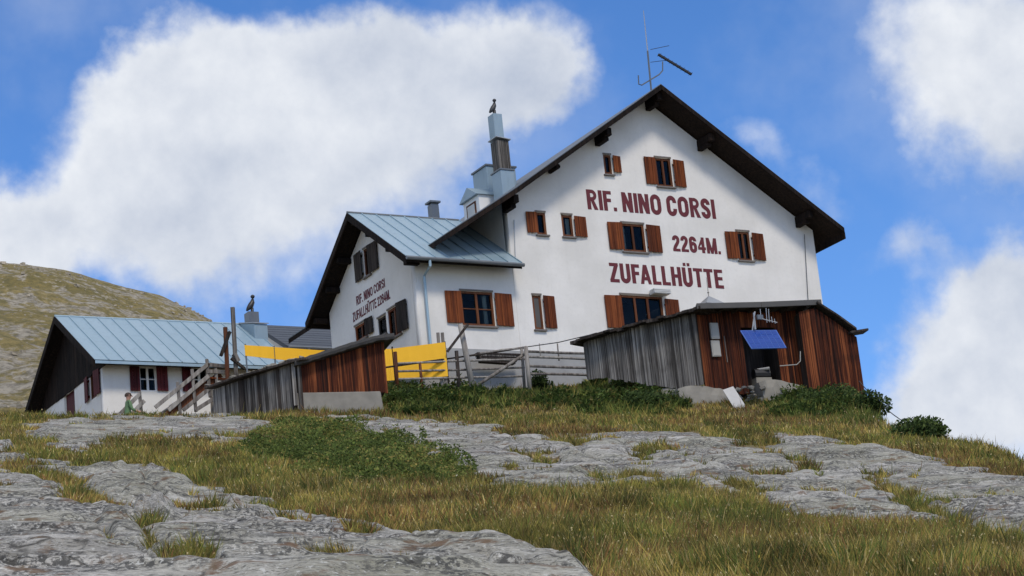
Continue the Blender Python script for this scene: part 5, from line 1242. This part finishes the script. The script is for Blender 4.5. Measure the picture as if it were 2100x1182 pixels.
# ------------------------------------------------------------------ vegetation
def m_leaf(name, transl=.3):
    t = NT(name); at = t.N.new('ShaderNodeAttribute'); at.attribute_name = 'Col'
    ge = t.N.new('ShaderNodeNewGeometry'); ml = t.N.new('ShaderNodeVectorMath'); ml.operation = 'MULTIPLY_ADD'; ml.inputs[1].default_value = (.55, .55, .55); ml.inputs[2].default_value = (0, 0, .6); t.L.new(ge.outputs['Normal'], ml.inputs[0])
    nz = t.N.new('ShaderNodeVectorMath'); nz.operation = 'NORMALIZE'; t.L.new(ml.outputs[0], nz.inputs[0]); t.L.new(nz.outputs[0], t.b.inputs['Normal'])
    t.set(Base_Color=at.outputs['Color'], Roughness=.75); t.b.inputs['Specular IOR Level'].default_value = .2
    tr = t.N.new('ShaderNodeBsdfTranslucent'); t.L.new(at.outputs['Color'], tr.inputs[0])
    mx = t.N.new('ShaderNodeMixShader'); mx.inputs[0].default_value = transl; t.L.new(t.b.outputs[0], mx.inputs[1]); t.L.new(tr.outputs[0], mx.inputs[2])
    t.L.new(mx.outputs[0], t.N['Material Output'].inputs[0]); MAT[name] = t.m
m_leaf('leaf')
def leaf_mesh(name, P, T, S, C, org=None):
    """one kite-shaped face per blade or leaf: foot P, reach T, half width S, colour C"""
    n = len(P); V = np.empty((n, 4, 3), np.float32); V[:, 0] = P; V[:, 1] = P + T * .42 + S; V[:, 2] = P + T; V[:, 3] = P + T * .42 - S
    if org is not None: V -= np.array(org, np.float32)
    me = bpy.data.meshes.new(name); me.vertices.add(n * 4); me.vertices.foreach_set('co', V.ravel())
    me.loops.add(n * 4); me.loops.foreach_set('vertex_index', np.arange(n * 4, dtype=np.int32)); me.polygons.add(n); me.polygons.foreach_set('loop_start', np.arange(0, n * 4, 4, dtype=np.int32))
    me.update(calc_edges=True)
    a = me.attributes.new('Col', 'FLOAT_COLOR', 'POINT'); cc = np.ones((n, 4, 4), np.float32); cc[:, :, :3] = C[:, None, :]; a.data.foreach_set('color', cc.ravel())
    me.materials.append(MAT['leaf']); o = bpy.data.objects.new(name, me); col.objects.link(o); return o
def rdir(n): v = rng.normal(size=(n, 3)); return v / np.linalg.norm(v, axis=1, keepdims=True)
GREEN = [(470, 932), (560, 888), (640, 872), (720, 880), (860, 905), (950, 948), (1010, 985), (960, 1002), (880, 992), (780, 985), (650, 975), (540, 955)]
WEED = [[(795, 795), (850, 790), (980, 795), (1010, 815), (980, 840), (900, 850), (800, 848)], [(1180, 800), (1250, 785), (1330, 790), (1385, 806), (1400, 840), (1370, 858), (1200, 850)], [(1010, 812), (1190, 815), (1190, 838), (1010, 842)],
        [(1620, 815), (1640, 800), (1760, 805), (1830, 868), (1760, 872), (1560, 855)]]
def scatter(n, amin=-.25, amax=.25, dmin=15.5, dmax=74.):
    d = dmin * (dmax / dmin) ** rng.random(n); a = amin + (amax - amin) * rng.random(n); u = a * d
    z, rk = terrain_at(u, d); x = u * HR[0] + d * HF[0]; y = u * HR[1] + d * HF[1]
    P = np.stack([x, y, z], 1); px, py = proj(P); return P, u, d, rk, px, py
def pick(cols, w):
    cols = np.array(cols); c = np.cumsum(w, axis=1) / np.sum(w, axis=1, keepdims=True); k = (rng.random(len(w))[:, None] > c).sum(1); return cols[np.clip(k, 0, len(cols) - 1)]
def grass():
    P, u, d, rk, px, py = scatter(860000)
    keep = rk < .38 + .1 * rng.random(len(rk)); dens = .35 + .65 * sstep(fbm(u * 1.6, d * 1.6, 3, 90), .25, .5); keep &= rng.random(len(rk)) < dens
    P, u, d, px, py, rk = P[keep], u[keep], d[keep], px[keep], py[keep], rk[keep]; n = len(P)
    g = sstep(sdist(px + 170 * (fbm(u * .8, d * .6, 4, 4) - .5), py + 60 * (fbm(u * .8, d * .6, 4, 5) - .5), GREEN), -8, 8)
    wd = np.zeros(n)
    for w in WEED: wd = np.maximum(wd, sstep(sdist(px + 70 * (fbm(u, d, 3, 14) - .5), py + 26 * (fbm(u, d, 3, 15) - .5), w), -8, 8))
    tone = fbm(u * .35, d * .30, 4, 44); rust = fbm(u * .55, d * .5, 4, 47); patch = fbm(u * 1.3, d * 1.1, 3, 49)
    bowl = sstep(px, 500, 1100)
    wts = np.stack([.9 * sstep(tone, .30, .55) + .1, .5 + .9 * (1 - sstep(tone, .35, .6)), .2 + 1.3 * sstep(patch, .50, .64) + 1.6 * g + 3 * wd, .05 + 1.6 * sstep(rust, .52, .64) * (1 - g), .10 + .18 * sstep(tone, .5, .7)], 1)
    wts[:, 0] *= (1 - .85 * np.maximum(g, wd)); wts[:, 3] *= (1 - wd); wts[:, 4] *= (1 - .8 * np.maximum(g, wd))
    C = pick([(.39, .29, .078), (.27, .24, .052), (.14, .18, .037), (.27, .15, .055), (.58, .46, .20)], wts)
    cell = np.floor(u * 3.1) * 12.989 + np.floor(d * 2.3) * 78.233; cr = (np.sin(cell) * 43758.5453) % 1.0
    C = C * rng.uniform(.45, 1.35, (n, 1)) * (.55 + .6 * sstep(fbm(u * 1.7, d * 1.3, 4, 52), .3, .65))[:, None] * (.8 + .4 * cr)[:, None]
    edge = sstep(rk, .05, .35)
    hgt = (.06 + .14 * rng.random(n) ** 1.6 + .12 * sstep(patch, .5, .72) * rng.random(n)) * (1 - .45 * edge)
    hgt = hgt * (1 - wd) + wd * (.12 + .32 * rng.random(n) ** 1.5)
    hgt = hgt * (1 - .3 * g)
    # clumping: blades of one cell lean the same way
    cl = np.floor(u * 4) * 7.13 + np.floor(d * 4) * 3.77; la = (np.sin(cl * 12.9898) * 43758.5453) % 6.283
    la = la + rng.normal(0, 1.0, n); lean = .25 + .55 * rng.random(n)
    T = np.stack([np.cos(la) * lean, np.sin(la) * lean, np.ones(n)], 1) * hgt[:, None]
    sa = rng.random(n) * 6.283; w_ = (.0019 + .00016 * d) * rng.uniform(.7, 1.5, n)
    S = np.stack([np.cos(sa), np.sin(sa), np.zeros(n)], 1) * w_[:, None]
    P[:, 2] -= .015
    tall = (rng.random(n) < .02) & (g < .4); T[tall] *= 1.9; S[tall] *= .6
    o = leaf_mesh('grass', P, T, S, C); tag(o, 'dry yellow-brown and green mountain grass between the rock slabs', None, kind='stuff')
    # seed heads and small flowers
    m = (rng.random(n) < .016 * (1 + 2.5 * sstep(patch, .5, .65))) & (g < .5) & (d < 60); Pf = P[m] + T[m] * 1.02; k = len(Pf); s = (.003 + .0002 * d[m]) * rng.uniform(.7, 1.4, k)
    C2 = pick([(.55, .46, .24), (.42, .30, .12), (.5, .38, .06), (.62, .58, .45)], np.tile([.5, .36, .12, .02], (k, 1)))
    o = leaf_mesh('flower_heads', Pf, rdir(k) * s[:, None] * 2.2 + np.array([0, 0, .012]), rdir(k) * s[:, None], C2); tag(o, 'pale seed heads and small yellow flowers in the grass', None, kind='stuff')
grass()
def ground_cover():
    P, u, d, rk, px, py = scatter(420000, -.16, .04, 28, 62)
    g = sdist(px + 170 * (fbm(u * .8, d * .6, 4, 4) - .5), py + 60 * (fbm(u * .8, d * .6, 4, 5) - .5), GREEN); k = (g > -2) & (rk < .5) & (fbm(u * 1.5, d * 1.0, 4, 98) > .36 + .14 * rng.random(len(P)))
    P, u, d, g = P[k], u[k], d[k], g[k]; n = len(P)
    tn = sstep(fbm(u * 1.1, d * .9, 4, 75), .4, .65); kk = rng.random(n) < (.25 + .75 * sstep(g + 40 * (fbm(u * 2, d * 2, 3, 76) - .5), -4, 18)); P, u, d, g, tn = P[kk], u[kk], d[kk], g[kk], tn[kk]; n = len(P)
    mound = .04 + .30 * sstep(fbm(u * 1.5, d * 1.0, 3, 71), .28, .72) * sstep(g, -2, 25) + .12 * fbm(u * 4, d * 4, 2, 73)
    P[:, 2] += mound * rng.random(n) ** .3
    s = (.016 + .0004 * d) * rng.uniform(.6, 1.3, n); T = rdir(n); T[:, 2] = np.abs(T[:, 2]) * .8
    C = pick([(.065, .098, .02), (.12, .165, .035), (.20, .225, .055), (.30, .24, .07)], np.stack([.5 - .5 * tn, .35 + 0 * tn, .05 + .5 * tn, .03 + .25 * tn], 1)) * rng.uniform(.7, 1.3, (n, 1))
    o = leaf_mesh('dwarf_shrubs', P, T * s[:, None] * 1.7, rdir(n) * s[:, None] * .6, C); tag(o, 'dark green mat of dwarf shrubs below the left shed', None, kind='stuff')
ground_cover()
def weeds():
    P, u, d, rk, px, py = scatter(60000, -.07, .19, 60, 73.5); k = np.full(len(P), -99.)
    for w in WEED: k = np.maximum(k, sdist(px + 60 * (fbm(u, d, 3, 14) - .5), py + 20 * (fbm(u, d, 3, 15) - .5), w))
    m = (k > 0) & (fbm(u * 1.1, d * .9, 3, 95) > .40 + .12 * rng.random(len(P))); P, u, d, k = P[m], u[m], d[m], k[m]; sel_ = rng.random(len(P)) < .5; P, u, d, k = P[sel_], u[sel_], d[sel_], k[sel_]
    reps = 14; n = len(P); H = .12 + .48 * rng.random(n) * sstep(k, 0, 14) * sstep(fbm(u * .8, d * .8, 3, 81), .25, .6)
    PP = np.repeat(P, reps, 0); t = rng.random(n * reps); HH = np.repeat(H, reps); a = rng.random(n * reps) * 6.283
    rad = .10 * (1 - t * .6); PP[:, 0] += np.cos(a) * rad * rng.random(n * reps); PP[:, 1] += np.sin(a) * rad * rng.random(n * reps); PP[:, 2] += HH * t
    L = rng.uniform(.07, .15, n * reps); T = np.stack([np.cos(a) * L, np.sin(a) * L, L * rng.uniform(-.2, .9, n * reps)], 1)
    S = np.stack([-np.sin(a), np.cos(a), rng.normal(0, .4, n * reps)], 1) * (L * .28)[:, None]
    base = pick([(.05, .088, .02), (.085, .135, .03), (.15, .195, .05), (.22, .20, .06)], np.tile([.4, .38, .15, .07], (n, 1)))
    C = np.repeat(base, reps, 0) * rng.uniform(.7, 1.3, (n * reps, 1))
    o = leaf_mesh('tall_weeds', PP, T, S, C); tag(o, 'dark green nettles and docks growing along the fence and sheds', None, kind='stuff')
weeds()
def bush(label, cx, cy, dist, rx, rz, n=2600, dark=1.0, group=None):
    c = at_d(cx, cy, dist); gz = ground_z(c); root = thing('bush', label, 'bush', (c[0], c[1], gz - .1), group); gz -= .06
    lobes = []
    for i in range(9): lobes.append((np.array([rng.uniform(-.62, .62) * rx, rng.uniform(-.5, .5) * rx, rz * rng.uniform(.2, .65)]), rng.uniform(.36, .55)))
    P = []; N = []
    for lc, lr in lobes:
        m = n // 9; v = rdir(m); r = lr * rng.random(m) ** .28; P.append(lc + v * r[:, None] * np.array([rx, rx, rz * .9])); N.append(v)
    P = np.concatenate(P); N = np.concatenate(N); ok = P[:, 2] > .0; P, N = P[ok], N[ok]; m = len(P)
    L = rng.uniform(.05, .11, m); T = (N * .6 + rdir(m) * .8); T /= np.linalg.norm(T, axis=1, keepdims=True)
    C = pick([(.035, .062, .016), (.06, .10, .025), (.11, .155, .042)], np.tile([.45, .4, .15], (m, 1))) * rng.uniform(.7, 1.3, (m, 1)) * dark
    o = leaf_mesh('foliage', P + np.array([c[0], c[1], gz]), T * L[:, None], np.cross(T, rdir(m)) * (L * .4)[:, None], C, (c[0], c[1], gz - .1)); o.parent = root
    mb = MB()
    for i in range(6):
        lc = lobes[i][0]; mb.tube([(c[0] + lc[0] * .2, c[1] + lc[1] * .2, gz - .1), (c[0] + lc[0] * .5, c[1] + lc[1] * .5, gz + lc[2] * .6), (c[0] + lc[0], c[1] + lc[1], gz + lc[2])], [.02, .014, .006], 5)
    mb.build('stem', 'wood_dark', root)
bush('dark green rounded bush on the right skyline at the cable end', 1898, 905, 50.9, .72, .52, 4600)
bush('dense dark bush under the right corner of the plank shed', 1705, 846, 63.6, .9, .78, 5200)
bush('dark bush stepping down the slope between shed corner and skyline bush', 1785, 866, 61.8, .65, .62, 4000)
bush('leafy bush in front of the concrete block right of the leaning board', 1640, 848, 63.6, .5, .32, 2200)
bush('green bush at the foot of the grey plank wall', 1310, 842, 64.6, .75, .5, 3800)
bush('dark green bush beside the concrete base of the left shed', 832, 832, 66.0, .55, .5, 3200)
bush('small green bush below the right end of the yellow banner', 905, 828, 66.8, .5, .42, 2200)
bush('dark leafy bush behind the rails at the hut plinth', 1115, 775, 71.2, .45, .6, 2200)
def skyline_stalks():
    n = 520; t = rng.random(n) ** .8; cx = 1790 + 330 * t; cy = np.interp(cx, [1790, 1950, 2010, 2120], [858, 899, 914, 955]); P = []; 
    for x, y in zip(cx, cy):
        d = row_d(y) * rng.uniform(.985, 1.01); u = (x - 1050) / F_PX * d * 1.03; P.append((u, d))
    P = np.array(P); z, _ = terrain_at(P[:, 0], P[:, 1]); X = np.stack([P[:, 0] * HR[0] + P[:, 1] * HF[0], P[:, 0] * HR[1] + P[:, 1] * HF[1], z], 1)
    H = .2 + .5 * rng.random(n) ** 2; a = rng.random(n) * 6.28; T = np.stack([np.cos(a) * .25, np.sin(a) * .25, np.ones(n)], 1) * H[:, None]
    S = np.stack([np.full(n, HR[0]), np.full(n, HR[1]), np.zeros(n)], 1) * .007
    C = np.tile((.09, .075, .035), (n, 1)) * rng.uniform(.6, 1.3, (n, 1))
    m = rng.random(n) < .45; tips = X[m] + T[m] * .92; k = len(tips)
    P2 = np.concatenate([X, tips, tips - np.array([0, 0, .05])]); T2 = np.concatenate([T, rdir(k) * .02 + np.array([0, 0, .05]), rdir(k) * .03 + np.array([0, 0, .03])]); S2 = np.concatenate([S, rdir(k) * .016, rdir(k) * .014]); C2 = np.concatenate([C, np.tile((.07, .05, .03), (2 * k, 1))])
    o = leaf_mesh('dry_stalks', P2, T2, S2, C2); tag(o, 'dry flower stalks along the right skyline', None, kind='stuff')
skyline_stalks()
